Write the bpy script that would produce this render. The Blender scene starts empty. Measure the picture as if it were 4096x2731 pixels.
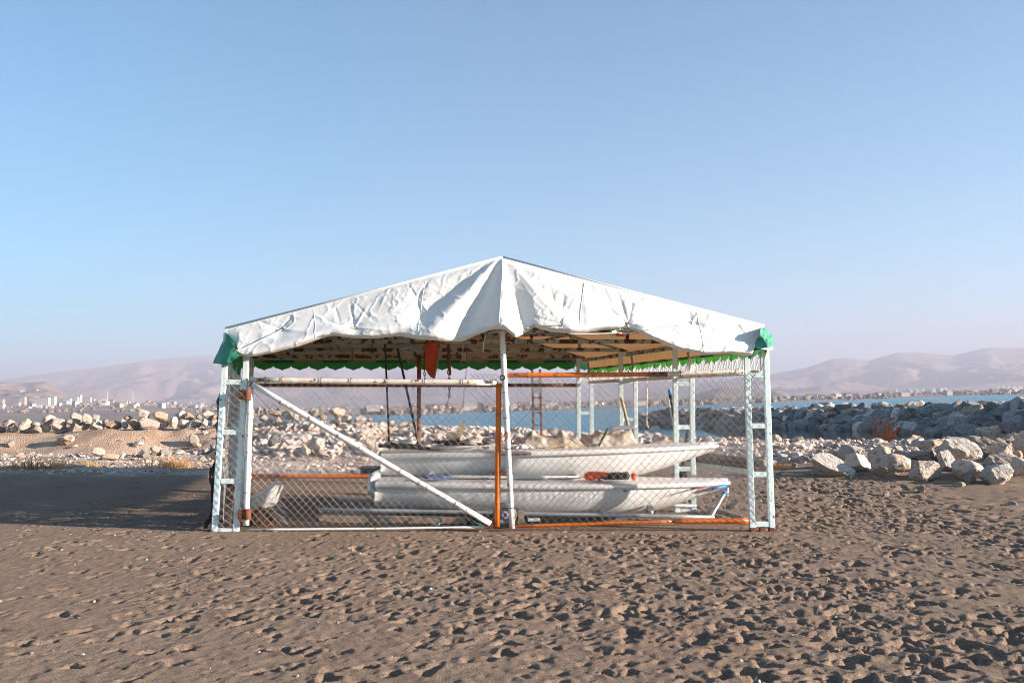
import bpy, bmesh, math, random
import numpy as np
from mathutils import Vector, Matrix
from mathutils.bvhtree import BVHTree

random.seed(7)
RNG = np.random.default_rng(11)
SC = bpy.context.scene
COL = SC.collection

# ------------------------------------------------------------------ camera, sky, sun, exposure
F = 3700.0                      # focal length in photograph pixels (4096 wide)
CAM = Vector((0.0, 0.0, 1.3))
PITCH = math.atan(270.0 / F)
SLOPE = 0.0325                  # the beach falls to the right; the lake is level
TILT = Matrix.Translation(CAM) @ Matrix.Rotation(math.atan(SLOPE), 4, 'Y') @ Matrix.Translation(-CAM)
cam_data = bpy.data.cameras.new('camera')
cam = bpy.data.objects.new('camera', cam_data)
COL.objects.link(cam)
cam_data.sensor_width = 36.0
cam_data.lens = F / 4096.0 * 36.0
cam_data.clip_start = 0.1
cam_data.clip_end = 60000.0
cam.matrix_world = TILT @ Matrix.Translation(CAM) @ Matrix.Rotation(math.pi / 2 + PITCH, 4, 'X')
SC.camera = cam

SUN_EL = math.radians(11.7)
SUN_AZ = math.radians(15.0)     # from +X towards the camera side
sun_dir = Vector((math.cos(SUN_EL) * math.cos(SUN_AZ), -math.cos(SUN_EL) * math.sin(SUN_AZ), math.sin(SUN_EL)))
world = bpy.data.worlds.new('World')
SC.world = world
world.use_nodes = True
wn = world.node_tree
wn.nodes.clear()
w_out = wn.nodes.new('ShaderNodeOutputWorld')
w_bg = wn.nodes.new('ShaderNodeBackground')
w_sky = wn.nodes.new('ShaderNodeTexSky')
w_sky.sky_type = 'NISHITA'
w_sky.sun_disc = False
w_sky.sun_elevation = SUN_EL
w_sky.sun_rotation = math.atan2(sun_dir.x, sun_dir.y)
w_sky.altitude = 1600.0
w_sky.air_density = 1.0
w_sky.dust_density = 0.0
w_sky.ozone_density = 3.0
w_bg.inputs[1].default_value = 0.050
w_tint = wn.nodes.new('ShaderNodeMix')
w_tint.data_type = 'RGBA'
w_tint.blend_type = 'MULTIPLY'
w_tint.inputs[0].default_value = 1.0
w_tint.inputs[7].default_value = (0.44, 1.00, 0.98, 1.0)
wn.links.new(w_sky.outputs[0], w_tint.inputs[6])
wn.links.new(w_tint.outputs[2], w_bg.inputs[0])
wn.links.new(w_bg.outputs[0], w_out.inputs[0])
sl = bpy.data.lights.new('sun', 'SUN')
sl.energy = 5.0
sl.angle = math.radians(0.5)
sl.color = (1.0, 0.885, 0.77)
sun = bpy.data.objects.new('sun', sl)
COL.objects.link(sun)
sun.rotation_euler = (-sun_dir).to_track_quat('-Z', 'Y').to_euler()
sun.location = (30, -10, 30)
SC.view_settings.view_transform = 'Standard'
SC.view_settings.look = 'None'
SC.view_settings.exposure = 2.38
SC.view_settings.gamma = 1.0
SC.view_settings.use_curve_mapping = False
SC.cycles.use_denoising = True
SC.cycles.filter_width = 1.0
SC.cycles.max_bounces = 6
SC.cycles.diffuse_bounces = 3
SC.cycles.transparent_max_bounces = 8
SC.cycles.volume_bounces = 1
SC.cycles.sample_clamp_indirect = 6.0
HAZE_DENSITY = 2.25e-4

# ------------------------------------------------------------------ helpers
CP, SP = math.cos(PITCH), math.sin(PITCH)
def P(x, y, Y):
    """Photograph pixel (4096 x 2731) at depth Y -> point in the beach frame."""
    u = (x - 2048.0) / F
    v = (1365.5 - y) / F
    d = (u, CP - v * SP, SP + v * CP)
    s = Y / d[1]
    return np.array((d[0] * s, Y, 1.3 + d[2] * s))

def _hash(i, j, k, seed):
    h = (i.astype(np.int64) * 374761393 + j.astype(np.int64) * 668265263 + k.astype(np.int64) * 2147483647 + seed * 1274126177) & 0xffffffff
    h = ((h ^ (h >> 13)) * 1274126177) & 0xffffffff
    h = ((h ^ (h >> 16)) * 2246822519) & 0xffffffff
    h = h ^ (h >> 15)
    return (h & 0xffffff) / float(0xffffff)

def vn3(x, y, z, seed=0):
    xi, yi, zi = np.floor(x), np.floor(y), np.floor(z)
    fx, fy, fz = x - xi, y - yi, z - zi
    fx, fy, fz = (f * f * f * (f * (f * 6 - 15) + 10) for f in (fx, fy, fz))
    r = 0
    for a in (0, 1):
        wx = fx if a else 1 - fx
        for b in (0, 1):
            wy = fy if b else 1 - fy
            for c in (0, 1):
                wz = fz if c else 1 - fz
                r = r + wx * wy * wz * _hash(xi + a, yi + b, zi + c, seed)
    return r * 2 - 1

def vn2(x, y, seed=0):
    xi, yi = np.floor(x), np.floor(y)
    fx, fy = x - xi, y - yi
    fx, fy = (f * f * f * (f * (f * 6 - 15) + 10) for f in (fx, fy))
    r = 0
    z = np.zeros_like(xi)
    for a in (0, 1):
        wx = fx if a else 1 - fx
        for b in (0, 1):
            wy = fy if b else 1 - fy
            r = r + wx * wy * _hash(xi + a, yi + b, z, seed)
    return r * 2 - 1

def fbm2(x, y, o=4, seed=0, g=0.5):
    r, a, f = 0, 1.0, 1.0
    for i in range(o):
        r = r + a * vn2(x * f, y * f, seed + i * 17)
        a *= g
        f *= 2.03
    return r

def fbm3(x, y, z, o=4, seed=0, g=0.5):
    r, a, f = 0, 1.0, 1.0
    for i in range(o):
        r = r + a * vn3(x * f, y * f, z * f, seed + i * 17)
        a *= g
        f *= 2.03
    return r

def sstep(a, b, x):
    t = np.clip((x - a) / (b - a), 0, 1)
    return t * t * (3 - 2 * t)

ORIGIN = {}
FAR = set()                     # objects already in the level (world) frame

class MB:
    def __init__(self):
        self.v, self.f, self.n = [], [], 0
    def add(self, verts, faces):
        verts = np.asarray(verts, float).reshape(-1, 3)
        self.v.append(verts)
        n = self.n
        self.f.extend([tuple(int(i) + n for i in f) for f in faces])
        self.n += len(verts)
        return self
    def grid(self, pts):
        """pts: (rows, cols, 3)"""
        r, c = pts.shape[:2]
        idx = np.arange(r * c).reshape(r, c)
        q = np.stack([idx[:-1, :-1], idx[:-1, 1:], idx[1:, 1:], idx[1:, :-1]], -1).reshape(-1, 4)
        return self.add(pts.reshape(-1, 3), q)
    def bar(self, p0, p1, w, h, up=(0, 0, 1), bev=0.0):
        p0, p1 = np.array(p0, float), np.array(p1, float)
        d = p1 - p0
        d /= np.linalg.norm(d)
        up = np.array(up, float)
        if abs(np.dot(d, up)) > 0.98:
            up = np.array((0, 1.0, 0))
        s = np.cross(d, up); s /= np.linalg.norm(s)
        t = np.cross(s, d)
        b = bev if bev else min(w, h) * 0.08
        prof = [(-w/2+b, -h/2), (w/2-b, -h/2), (w/2, -h/2+b), (w/2, h/2-b), (w/2-b, h/2), (-w/2+b, h/2), (-w/2, h/2-b), (-w/2, -h/2+b)]
        v = [p + s * a + t * c for p in (p0, p1) for a, c in prof]
        f = [(8 + i, 8 + (i + 1) % 8, (i + 1) % 8, i) for i in range(8)]
        f += [tuple(range(8)), tuple(range(15, 7, -1))]
        return self.add(v, f)
    def tube(self, pts, r, n=10, cap=True):
        pts = np.asarray(pts, float)
        m = len(pts)
        r = np.full(m, r) if np.isscalar(r) else np.asarray(r)
        t = np.gradient(pts, axis=0)
        t /= np.linalg.norm(t, axis=1)[:, None] + 1e-12
        ref = np.array((0, 0, 1.0)) if abs(t[0][2]) < 0.9 else np.array((0, 1.0, 0))
        s = np.cross(t[0], ref); s /= np.linalg.norm(s)
        out = []
        for i in range(m):
            s = s - t[i] * np.dot(s, t[i]); s /= np.linalg.norm(s) + 1e-12
            b = np.cross(t[i], s)
            for k in range(n):
                a = 2 * math.pi * k / n
                out.append(pts[i] + r[i] * (math.cos(a) * s + math.sin(a) * b))
        f = [(i*n+k, i*n+(k+1) % n, (i+1)*n+(k+1) % n, (i+1)*n+k) for i in range(m-1) for k in range(n)]
        if cap:
            f += [tuple(range(n-1, -1, -1)), tuple(range((m-1)*n, m*n))]
        return self.add(out, f)
    def segs(self, A, B, r, n=3):
        """many straight wires"""
        A, B = np.asarray(A, float), np.asarray(B, float)
        d = B - A
        d /= np.linalg.norm(d, axis=1)[:, None] + 1e-12
        ref = np.tile((0.13, 0.97, 0.21), (len(A), 1))
        s = np.cross(d, ref); s /= np.linalg.norm(s, axis=1)[:, None] + 1e-12
        b = np.cross(d, s)
        r = np.asarray(r, float).reshape(-1, 1)
        ring = [np.cos(2*np.pi*k/n) * s + np.sin(2*np.pi*k/n) * b for k in range(n)]
        v = np.stack([A + r * q for q in ring] + [B + r * q for q in ring], 1).reshape(-1, 3)
        base = np.arange(len(A)) * 2 * n
        q = np.stack([np.stack([base+k, base+(k+1) % n, base+n+(k+1) % n, base+n+k], -1) for k in range(n)], 1).reshape(-1, 4)
        return self.add(v, q)
    def box(self, c, s, rz=0.0, rx=0.0, ry=0.0):
        m = Matrix.Rotation(rz, 3, 'Z') @ Matrix.Rotation(ry, 3, 'Y') @ Matrix.Rotation(rx, 3, 'X')
        ax = np.array(m @ Vector((s[0] / 2, 0, 0)))
        return self.bar(np.array(c) - ax, np.array(c) + ax, s[1], s[2], up=np.array(m @ Vector((0, 0, 1))))
    def build(self, name, m, parent=None, smooth=False, origin=None):
        v = np.concatenate(self.v) if self.v else np.zeros((0, 3))
        if parent is not None:
            o0 = ORIGIN[parent.name]
        else:
            o0 = np.array(origin) if origin is not None else np.array((v[:, 0].mean(), v[:, 1].mean(), v[:, 2].min()))
        me = bpy.data.meshes.new(name)
        me.from_pydata((v - o0).tolist(), [], self.f)
        if smooth:
            me.polygons.foreach_set('use_smooth', [True] * len(me.polygons))
        me.materials.append(m)
        me.update()
        o = bpy.data.objects.new(name, me)
        COL.objects.link(o)
        if parent is not None:
            o.parent = parent
        else:
            o.location = o0
        ORIGIN[o.name] = o0
        return o

def tag(o, label, cat, group=None):
    o['label'] = label
    o['category'] = cat
    if group:
        o['group'] = group
    return o

def thing(name, label, cat, loc, group=None):
    o = bpy.data.objects.new(name, None)
    o.empty_display_size = 0.1
    COL.objects.link(o)
    o.location = tuple(loc)
    ORIGIN[o.name] = np.array(loc, float)
    return tag(o, label, cat, group)

# ------------------------------------------------------------------ materials
def mat(name, col, rough=0.7, col2=None, scale=6.0, lo=0.35, hi=0.65, bump=0.0, bscale=40.0, metal=0.0, spec=0.4,
        spots=None, sscale=20.0, slo=0.6, shi=0.64, transl=None, tcol=None, detail=6.0):
    m = bpy.data.materials.new(name)
    m.use_nodes = True
    nt = m.node_tree
    N, L = nt.nodes, nt.links
    bs = N['Principled BSDF']
    out = N['Material Output']
    bs.inputs['Roughness'].default_value = rough
    bs.inputs['Metallic'].default_value = metal
    bs.inputs['Specular IOR Level'].default_value = spec
    tc = N.new('ShaderNodeTexCoord')
    c_out = None
    def noise(sc_, det=detail, ro=0.6):
        n = N.new('ShaderNodeTexNoise')
        n.inputs['Scale'].default_value = sc_
        n.inputs['Detail'].default_value = det
        n.inputs['Roughness'].default_value = ro
        L.new(tc.outputs['Object'], n.inputs['Vector'])
        return n
    def ramp(src, a, b):
        r = N.new('ShaderNodeMapRange')
        r.inputs['From Min'].default_value = a
        r.inputs['From Max'].default_value = b
        r.clamp = True
        L.new(src, r.inputs['Value'])
        return r.outputs[0]
    def mix(fac, a, b):
        x = N.new('ShaderNodeMix')
        x.data_type = 'RGBA'
        L.new(fac, x.inputs[0])
        for sock, c in ((x.inputs[6], a), (x.inputs[7], b)):
            if isinstance(c, tuple):
                sock.default_value = (*c, 1)
            else:
                L.new(c, sock)
        return x.outputs[2]
    if col2 is not None:
        c_out = mix(ramp(noise(scale).outputs['Fac'], lo, hi), col, col2)
    if spots is not None:
        c_out = mix(ramp(noise(sscale, 8, 0.65).outputs['Fac'], slo, shi), c_out if c_out is not None else col, spots)
    if c_out is None:
        bs.inputs['Base Color'].default_value = (*col, 1)
    else:
        L.new(c_out, bs.inputs['Base Color'])
    if bump:
        b = N.new('ShaderNodeBump')
        b.inputs['Strength'].default_value = 1.0
        b.inputs['Distance'].default_value = bump
        L.new(noise(bscale, 6).outputs['Fac'], b.inputs['Height'])
        L.new(b.outputs[0], bs.inputs['Normal'])
    if transl:
        t = N.new('ShaderNodeBsdfTranslucent')
        t.inputs['Color'].default_value = (*(tcol or col), 1)
        ms = N.new('ShaderNodeMixShader')
        ms.inputs[0].default_value = transl
        L.new(bs.outputs[0], ms.inputs[1])
        L.new(t.outputs[0], ms.inputs[2])
        L.new(ms.outputs[0], out.inputs['Surface'])
    return m

RUST = (0.16, 0.055, 0.025)
M = {}
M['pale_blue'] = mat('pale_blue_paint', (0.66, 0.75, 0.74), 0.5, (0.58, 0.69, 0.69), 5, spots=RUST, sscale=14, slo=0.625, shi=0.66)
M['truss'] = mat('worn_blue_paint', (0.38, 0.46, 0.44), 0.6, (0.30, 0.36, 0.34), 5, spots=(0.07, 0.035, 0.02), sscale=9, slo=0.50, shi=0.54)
M['white_pipe'] = mat('chipped_white_paint', (0.78, 0.75, 0.72), 0.45, (0.70, 0.66, 0.62), 9, spots=RUST, sscale=26, slo=0.60, shi=0.63)
M['rusty_white'] = mat('rusted_white_paint', (0.70, 0.65, 0.60), 0.55, (0.60, 0.46, 0.36), 9, spots=(0.20, 0.06, 0.02), sscale=16, slo=0.57, shi=0.61)
M['orange_pipe'] = mat('orange_paint', (0.72, 0.17, 0.012), 0.4, (0.62, 0.12, 0.01), 8, spots=(0.13, 0.04, 0.02), sscale=18, slo=0.62, shi=0.66)
M['rust'] = mat('rust', (0.20, 0.065, 0.028), 0.85, (0.09, 0.03, 0.018), 18, bump=0.003, bscale=60)
M['rust_orange'] = mat('rust_orange', (0.42, 0.12, 0.02), 0.7, (0.13, 0.04, 0.02), 10, bump=0.002)
M['wire'] = mat('galvanised_wire', (0.56, 0.53, 0.50), 0.5, (0.40, 0.35, 0.31), 3, metal=0.35)
M['dark_wire'] = mat('dark_wire', (0.05, 0.05, 0.055), 0.6)
M['canvas'] = mat('white_tarpaulin', (0.80, 0.775, 0.755), 0.5, (0.76, 0.725, 0.70), 1.7, spots=(0.66, 0.56, 0.49), sscale=2.6, slo=0.62, shi=0.75,
                  bump=0.002, bscale=26, transl=0.12, tcol=(0.80, 0.62, 0.42))
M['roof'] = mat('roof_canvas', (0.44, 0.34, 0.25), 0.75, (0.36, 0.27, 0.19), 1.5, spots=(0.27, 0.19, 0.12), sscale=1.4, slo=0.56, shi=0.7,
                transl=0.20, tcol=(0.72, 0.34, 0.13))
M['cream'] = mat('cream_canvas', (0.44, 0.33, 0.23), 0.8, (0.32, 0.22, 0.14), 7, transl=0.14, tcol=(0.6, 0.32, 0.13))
M['green'] = mat('green_canvas', (0.020, 0.13, 0.06), 0.7, (0.03, 0.17, 0.09), 4, transl=0.28, tcol=(0.05, 0.34, 0.03))
M['green_flap'] = mat('green_flap_canvas', (0.022, 0.17, 0.10), 0.65, (0.07, 0.29, 0.19), 6, bump=0.004, bscale=15)
M['gel'] = mat('white_gelcoat', (0.72, 0.705, 0.69), 0.33, (0.62, 0.60, 0.575), 2.5, spots=(0.46, 0.39, 0.33), sscale=4, slo=0.58, shi=0.78)
M['deck'] = mat('aged_deck', (0.70, 0.66, 0.63), 0.4, (0.60, 0.55, 0.52), 5)
M['dark_deck'] = mat('cockpit_grey', (0.32, 0.31, 0.30), 0.6)
M['alu'] = mat('aluminium_tube', (0.45, 0.46, 0.48), 0.4, (0.36, 0.36, 0.37), 8, metal=0.5)
M['black'] = mat('black_spar', (0.018, 0.018, 0.02), 0.45, (0.04, 0.038, 0.036), 8)
M['brown_pipe'] = mat('brown_spar', (0.10, 0.065, 0.045), 0.6, (0.05, 0.03, 0.022), 7)
M['wood'] = mat('weathered_wood', (0.34, 0.23, 0.155), 0.85, (0.20, 0.13, 0.09), 9, bump=0.003, bscale=30)
M['grey_wood'] = mat('grey_wood', (0.27, 0.235, 0.205), 0.85, (0.16, 0.135, 0.115), 9, bump=0.003, bscale=30)
M['bamboo'] = mat('bamboo', (0.56, 0.38, 0.22), 0.6, (0.42, 0.26, 0.14), 12)
M['tarp'] = mat('beige_tarp', (0.64, 0.56, 0.48), 0.75, (0.52, 0.43, 0.35), 4, bump=0.010, bscale=18, transl=0.12, tcol=(0.6, 0.4, 0.25))
M['white_bag'] = mat('white_plastic', (0.78, 0.79, 0.81), 0.35, (0.60, 0.62, 0.66), 9)
M['rope_white'] = mat('white_rope', (0.70, 0.66, 0.58), 0.85)
M['rope_brown'] = mat('brown_rope', (0.19, 0.09, 0.045), 0.95, (0.10, 0.045, 0.025), 12)
M['net'] = mat('grey_net', (0.36, 0.33, 0.29), 0.9)
M['shade_net'] = mat('black_shade_net', (0.03, 0.03, 0.03), 0.9, (0.09, 0.085, 0.075), 30)
M['green_rope'] = mat('green_rope', (0.14, 0.32, 0.25), 0.8)
M['blue_cloth'] = mat('blue_cloth', (0.10, 0.17, 0.33), 0.8, (0.06, 0.10, 0.20), 9, bump=0.006, bscale=24)
M['blue'] = mat('blue_plastic', (0.05, 0.22, 0.50), 0.5)
M['vest'] = mat('orange_fabric', (0.95, 0.13, 0.012), 0.7, (0.80, 0.09, 0.01), 12)
M['vest_black'] = mat('black_fabric', (0.022, 0.016, 0.015), 0.85, (0.05, 0.035, 0.03), 14, bump=0.005, bscale=30)
M['pennant'] = mat('orange_red_sailcloth', (0.62, 0.10, 0.025), 0.7, (0.45, 0.06, 0.02), 7, transl=0.3, tcol=(0.7, 0.11, 0.02))
M['ink'] = mat('dark_blue_ink', (0.03, 0.035, 0.12), 0.4)
M['ink_black'] = mat('black_ink', (0.02, 0.02, 0.03), 0.4)
M['ink_orange'] = mat('orange_ink', (0.85, 0.12, 0.015), 0.4)
M['ink_brown'] = mat('brown_stain', (0.16, 0.06, 0.03), 0.6)
M['tyre'] = mat('grey_wheel', (0.14, 0.14, 0.145), 0.6)
M['hub'] = mat('wheel_hub', (0.26, 0.26, 0.27), 0.5)
M['rock'] = mat('pale_limestone', (0.53, 0.425, 0.35), 0.9, (0.65, 0.56, 0.49), 2.2, spots=(0.34, 0.21, 0.13), sscale=2.6, slo=0.52, shi=0.68, bump=0.05, bscale=7)
M['rock_tan'] = mat('tan_limestone', (0.48, 0.345, 0.25), 0.9, (0.60, 0.49, 0.40), 2.6, spots=(0.27, 0.155, 0.085), sscale=3, slo=0.5, shi=0.66, bump=0.05, bscale=7)
M['rock_shade_grey'] = mat('shade_grey_limestone', (0.21, 0.19, 0.18), 0.92, (0.31, 0.28, 0.255), 2.2, spots=(0.15, 0.115, 0.09), sscale=3, slo=0.5, shi=0.68, bump=0.05, bscale=7)  # dark tone stands for shade on the breakwater face; also one grey boulder
def vary(m, lo_, hi_):
    N, L = m.node_tree.nodes, m.node_tree.links
    bs = N['Principled BSDF']
    src = bs.inputs['Base Color'].links[0].from_socket
    oi = N.new('ShaderNodeObjectInfo')
    r = N.new('ShaderNodeMapRange'); r.inputs['To Min'].default_value = lo_; r.inputs['To Max'].default_value = hi_
    L.new(oi.outputs['Random'], r.inputs['Value'])
    h = N.new('ShaderNodeHueSaturation')
    r2 = N.new('ShaderNodeMapRange'); r2.inputs['To Min'].default_value = 1.25; r2.inputs['To Max'].default_value = 0.7
    ml = N.new('ShaderNodeMath'); ml.operation = 'MULTIPLY'; ml.inputs[1].default_value = 7.31
    fr = N.new('ShaderNodeMath'); fr.operation = 'FRACT'
    L.new(oi.outputs['Random'], ml.inputs[0]); L.new(ml.outputs[0], fr.inputs[0]); L.new(fr.outputs[0], r2.inputs['Value'])
    L.new(r2.outputs[0], h.inputs['Saturation']); L.new(r.outputs[0], h.inputs['Value']); L.new(src, h.inputs['Color'])
    L.new(h.outputs[0], bs.inputs['Base Color'])
for k_ in ('rock', 'rock_tan'):
    vary(M[k_], 0.68, 1.2)
vary(M['rock_shade_grey'], 0.55, 1.25)
M['gravel'] = mat('gravel_stone', (0.42, 0.315, 0.255), 0.9, (0.54, 0.45, 0.39), 1.1, 0.45, 0.55, spots=(0.27, 0.175, 0.12), sscale=1.7, slo=0.54, shi=0.62, detail=9)
M['pebble'] = mat('beach_pebble', (0.20, 0.165, 0.14), 0.8, (0.36, 0.33, 0.30), 3.1, 0.48, 0.54, spots=(0.44, 0.27, 0.17), sscale=4.1, slo=0.58, shi=0.62)
M['straw'] = mat('dry_straw', (0.46, 0.25, 0.09), 0.9, (0.58, 0.36, 0.16), 7)
M['twig'] = mat('dry_twig', (0.16, 0.10, 0.06), 0.9)
M['reed'] = mat('russet_reed', (0.30, 0.12, 0.05), 0.9)
M['house_wall'] = mat('pale_render', (0.42, 0.375, 0.34), 0.9)
M['house_cream'] = mat('cream_render', (0.40, 0.32, 0.25), 0.9)
M['house_grey'] = mat('grey_render', (0.36, 0.34, 0.33), 0.9)
M['white_render'] = mat('white_render', (0.42, 0.40, 0.38), 0.9)
M['tiles'] = mat('faded_red_roof', (0.24, 0.15, 0.115), 0.9)
M['flat_roof'] = mat('grey_roof', (0.34, 0.32, 0.31), 0.9)
M['window'] = mat('dark_window', (0.05, 0.06, 0.075), 0.25)
M['wood_far'] = mat('bare_trees', (0.17, 0.125, 0.095), 0.95, (0.25, 0.185, 0.14), 0.02)

# ------------------------------------------------------------------ beach terrain
def interp(x, pts):
    a = np.array(pts, float)
    return np.interp(x, a[:, 0], a[:, 1])

def water_z(X):
    return -0.8 + SLOPE * X

def terrain(X, Y):
    X, Y = np.asarray(X, float), np.asarray(Y, float)
    base = 0.20 * sstep(10.5, 16.0, Y) + 0.05 * sstep(16, 21, Y)
    yc = interp(X, [(-60, 23.5), (0, 23.5), (2, 24.5), (5, 27), (9, 31), (14, 33), (60, 33)]) + 0.35 * vn2(X * 0.5, X * 0 + 3.1, 5)
    zc = interp(X, [(-60, .62), (-13, .665), (-7.5, .80), (-5.4, .88), (-2.85, .80), (0, .70), (2, .62), (5, .42), (9, .20), (14, .12), (60, .15)])
    wd = interp(X, [(-60, 1.8), (-8, 1.8), (-5, 4.0), (0, 5.5), (5, 9.0), (60, 9.0)])
    t = (Y - (yc - wd)) / wd
    rise = np.where(X < -6.5, sstep(0.05, 0.95, t), np.clip(t, 0, 1) ** 0.9)
    h = base + (zc - base) * rise
    # earth bank crumbles
    rough = rise * (1 - sstep(1.0, 1.4, t)) * 4 * 0.25
    h = h + rough * (0.05 * fbm2(X * 2.2, Y * 2.2, 4, 3))
    h = h + sstep(15, 19, Y) * 0.03 * fbm2(X * 1.1, Y * 1.1, 4, 9)
    # beyond the crest down under the lake
    fall = np.clip(Y - (yc + interp(X, [(-60, 26.0), (-10, 16.0), (-6.5, 5.0), (-3, 1.8), (2, 1.2), (8, 0.8), (60, 0.8)])), 0, None)
    h = h - np.minimum(fall * 0.42, 5.0) - 0.0 * fall
    # sand bank and stone bench on the right
    bank = sstep(4.0, 7.5, X + 0.25 * (Y - 15)) * sstep(12.6, 16.6, Y - 0.12 * (8 - X)) * (1 - sstep(19, 26, Y))
    h = h + 0.22 * bank
    h = h + 0.24 * np.exp(-((X - 12.0) / 3.4) ** 2 - ((Y - 19.5) / 3.2) ** 2)
    return h

def gravel_mask(X, Y):
    n = 0.55 * fbm2(X * 0.9, Y * 0.9, 3, 21) + 0.25 * fbm2(X * 4, Y * 4, 2, 22)
    edge = interp(X, [(-60, 15.6), (-4.5, 15.6), (-1, 15.9), (1.5, 17.5), (4, 19.0), (5.3, 17.0), (7, 16.2), (9, 15.6), (13, 15.3), (60, 15)])
    return sstep(-0.5, 0.6, Y - edge + n)

def geo(a, b, d0, ratio):
    out, x, d = [], a, d0
    while x < b:
        out.append(x); x += d; d *= ratio
    return out

xs_pos = geo(0.0, 5.2, 0.015, 1.0) + geo(5.2, 90, 0.0155, 1.033)
XS = np.array([-x for x in xs_pos[:0:-1]] + xs_pos)
YS = np.array(list(np.linspace(-12, 3.3, 24)) + geo(3.4, 52, 0.0116, 1.0034) )
GX, GY = np.meshgrid(XS, YS)
H = terrain(GX, GY)
GM = gravel_mask(GX, GY)
sand = 1 - GM
inside = sstep(-0.4, 0.2, GY - 10.0) * sstep(-0.3, 0.3, GX - (-3.0 - 0.28 * (GY - 10))) * sstep(-0.3, 0.3, (2.7 - 0.28 * (GY - 10)) - GX)
quiet = 1 - 0.75 * inside
near_fence = 1 - 0.75 * np.exp(-((GY - 9.6) / 0.35) ** 2) * sstep(-3.2, -2.6, GX) * (1 - sstep(2.6, 3.2, GX))
rightness = sstep(-4.0, 4.5, GX)
amp = sand * quiet * near_fence
H += amp * (0.006 * (0.5 + 0.9 * rightness)) * fbm2(GX * 3.0, GY * 3.4, 3, 31)
H += amp * 0.004 * (0.5 + rightness) * fbm2(GX * 9, GY * 11, 2, 37)
H += sand * 0.0045 * fbm2(GX * 30, GY * 34, 2, 41) * (GY < 13)
# trodden pits
PIT, RIM = np.zeros_like(H), np.zeros_like(H)
npit = 16000
ry = 3.5 + 12.5 * RNG.random(npit) ** 1.05
rx = (RNG.random(npit) * 2 - 1) * (0.66 * ry + 1.0)
for px_, py_ in zip(rx, ry):
    if abs(px_) > 10:
        continue
    right = float(np.clip((px_ + 4.0) / 8.5, 0, 1))
    patch = float(sstep(-.55, .25, vn2(np.array([px_ * .55]), np.array([py_ * .45]), 123)[0]))
    if random.random() > (0.42 + 0.58 * right) * (0.30 + 0.70 * patch):
        continue
    inn = (py_ > 9.75 and py_ < 15.2 and -3.1 - 0.28 * (py_ - 10) < px_ < 2.8 - 0.28 * (py_ - 10))
    if inn and random.random() < 0.9:
        continue
    if float(gravel_mask(np.array([px_]), np.array([py_]))[0]) > 0.4:
        continue
    a = (0.018 + 0.047 * random.random() ** 2.0) * (0.9 + 0.3 * right)
    b = a * random.uniform(0.5, 0.95)
    dep = min(0.042, a * random.uniform(0.35, 0.75)) * (0.75 + 0.40 * right)
    th = random.gauss(0.9, 0.8)
    R_ = 3.0 * a
    i0, i1 = np.searchsorted(XS, (px_ - R_, px_ + R_))
    j0, j1 = np.searchsorted(YS, (py_ - R_, py_ + R_))
    if i1 - i0 < 2 or j1 - j0 < 2:
        continue
    dx, dy = GX[j0:j1, i0:i1] - px_, GY[j0:j1, i0:i1] - py_
    wob = 1 + 0.25 * np.sin(3 * np.arctan2(dy, dx) + px_ * 9)
    u = (dx * math.cos(th) + dy * math.sin(th)) / a
    v = (-dx * math.sin(th) + dy * math.cos(th)) / b
    d = np.sqrt(u * u + v * v) * wob + 0.38 * vn2(GX[j0:j1, i0:i1] * 26, GY[j0:j1, i0:i1] * 26, 5)
    d = np.maximum(d, 0)
    w_ = (slice(j0, j1), slice(i0, i1))
    PIT[w_] = np.maximum(PIT[w_], dep * np.exp(-d ** 7))
    RIM[w_] = np.maximum(RIM[w_], 0.24 * dep * np.exp(-((d - 1.45) / 0.36) ** 2))
H += RIM * (1 - np.clip(PIT / 0.012, 0, 1)) - PIT
H += GM * (0.018 * np.abs(vn2(GX * 9, GY * 9, 55)) + 0.010 * vn2(GX * 21, GY * 21, 56)) * (GY > 13)

def ground_z(x, y):
    i = int(np.clip(np.searchsorted(XS, x), 1, len(XS) - 1))
    j = int(np.clip(np.searchsorted(YS, y), 1, len(YS) - 1))
    fx = (x - XS[i-1]) / (XS[i] - XS[i-1]); fy = (y - YS[j-1]) / (YS[j] - YS[j-1])
    return float((H[j-1, i-1] * (1-fx) + H[j-1, i] * fx) * (1-fy) + (H[j, i-1] * (1-fx) + H[j, i] * fx) * fy)

def fast_grid(name, pts, attr=None):
    r, c = pts.shape[:2]
    idx = np.arange(r * c, dtype=np.int32).reshape(r, c)
    q = np.stack([idx[:-1, :-1], idx[:-1, 1:], idx[1:, 1:], idx[1:, :-1]], -1).reshape(-1)
    nf = len(q) // 4
    me = bpy.data.meshes.new(name)
    me.vertices.add(r * c)
    me.vertices.foreach_set('co', pts.reshape(-1).astype(np.float32))
    me.loops.add(nf * 4)
    me.loops.foreach_set('vertex_index', q)
    me.polygons.add(nf)
    me.polygons.foreach_set('loop_start', np.arange(0, nf * 4, 4, dtype=np.int32))
    me.polygons.foreach_set('loop_total', np.full(nf, 4, dtype=np.int32))
    me.polygons.foreach_set('use_smooth', np.ones(nf, dtype=bool))
    for k, val in (attr or {}).items():
        at = me.attributes.new(k, 'FLOAT', 'POINT')
        at.data.foreach_set('value', val.reshape(-1).astype(np.float32))
    me.update(calc_edges=True)
    o = bpy.data.objects.new(name, me)
    COL.objects.link(o)
    return o

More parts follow.
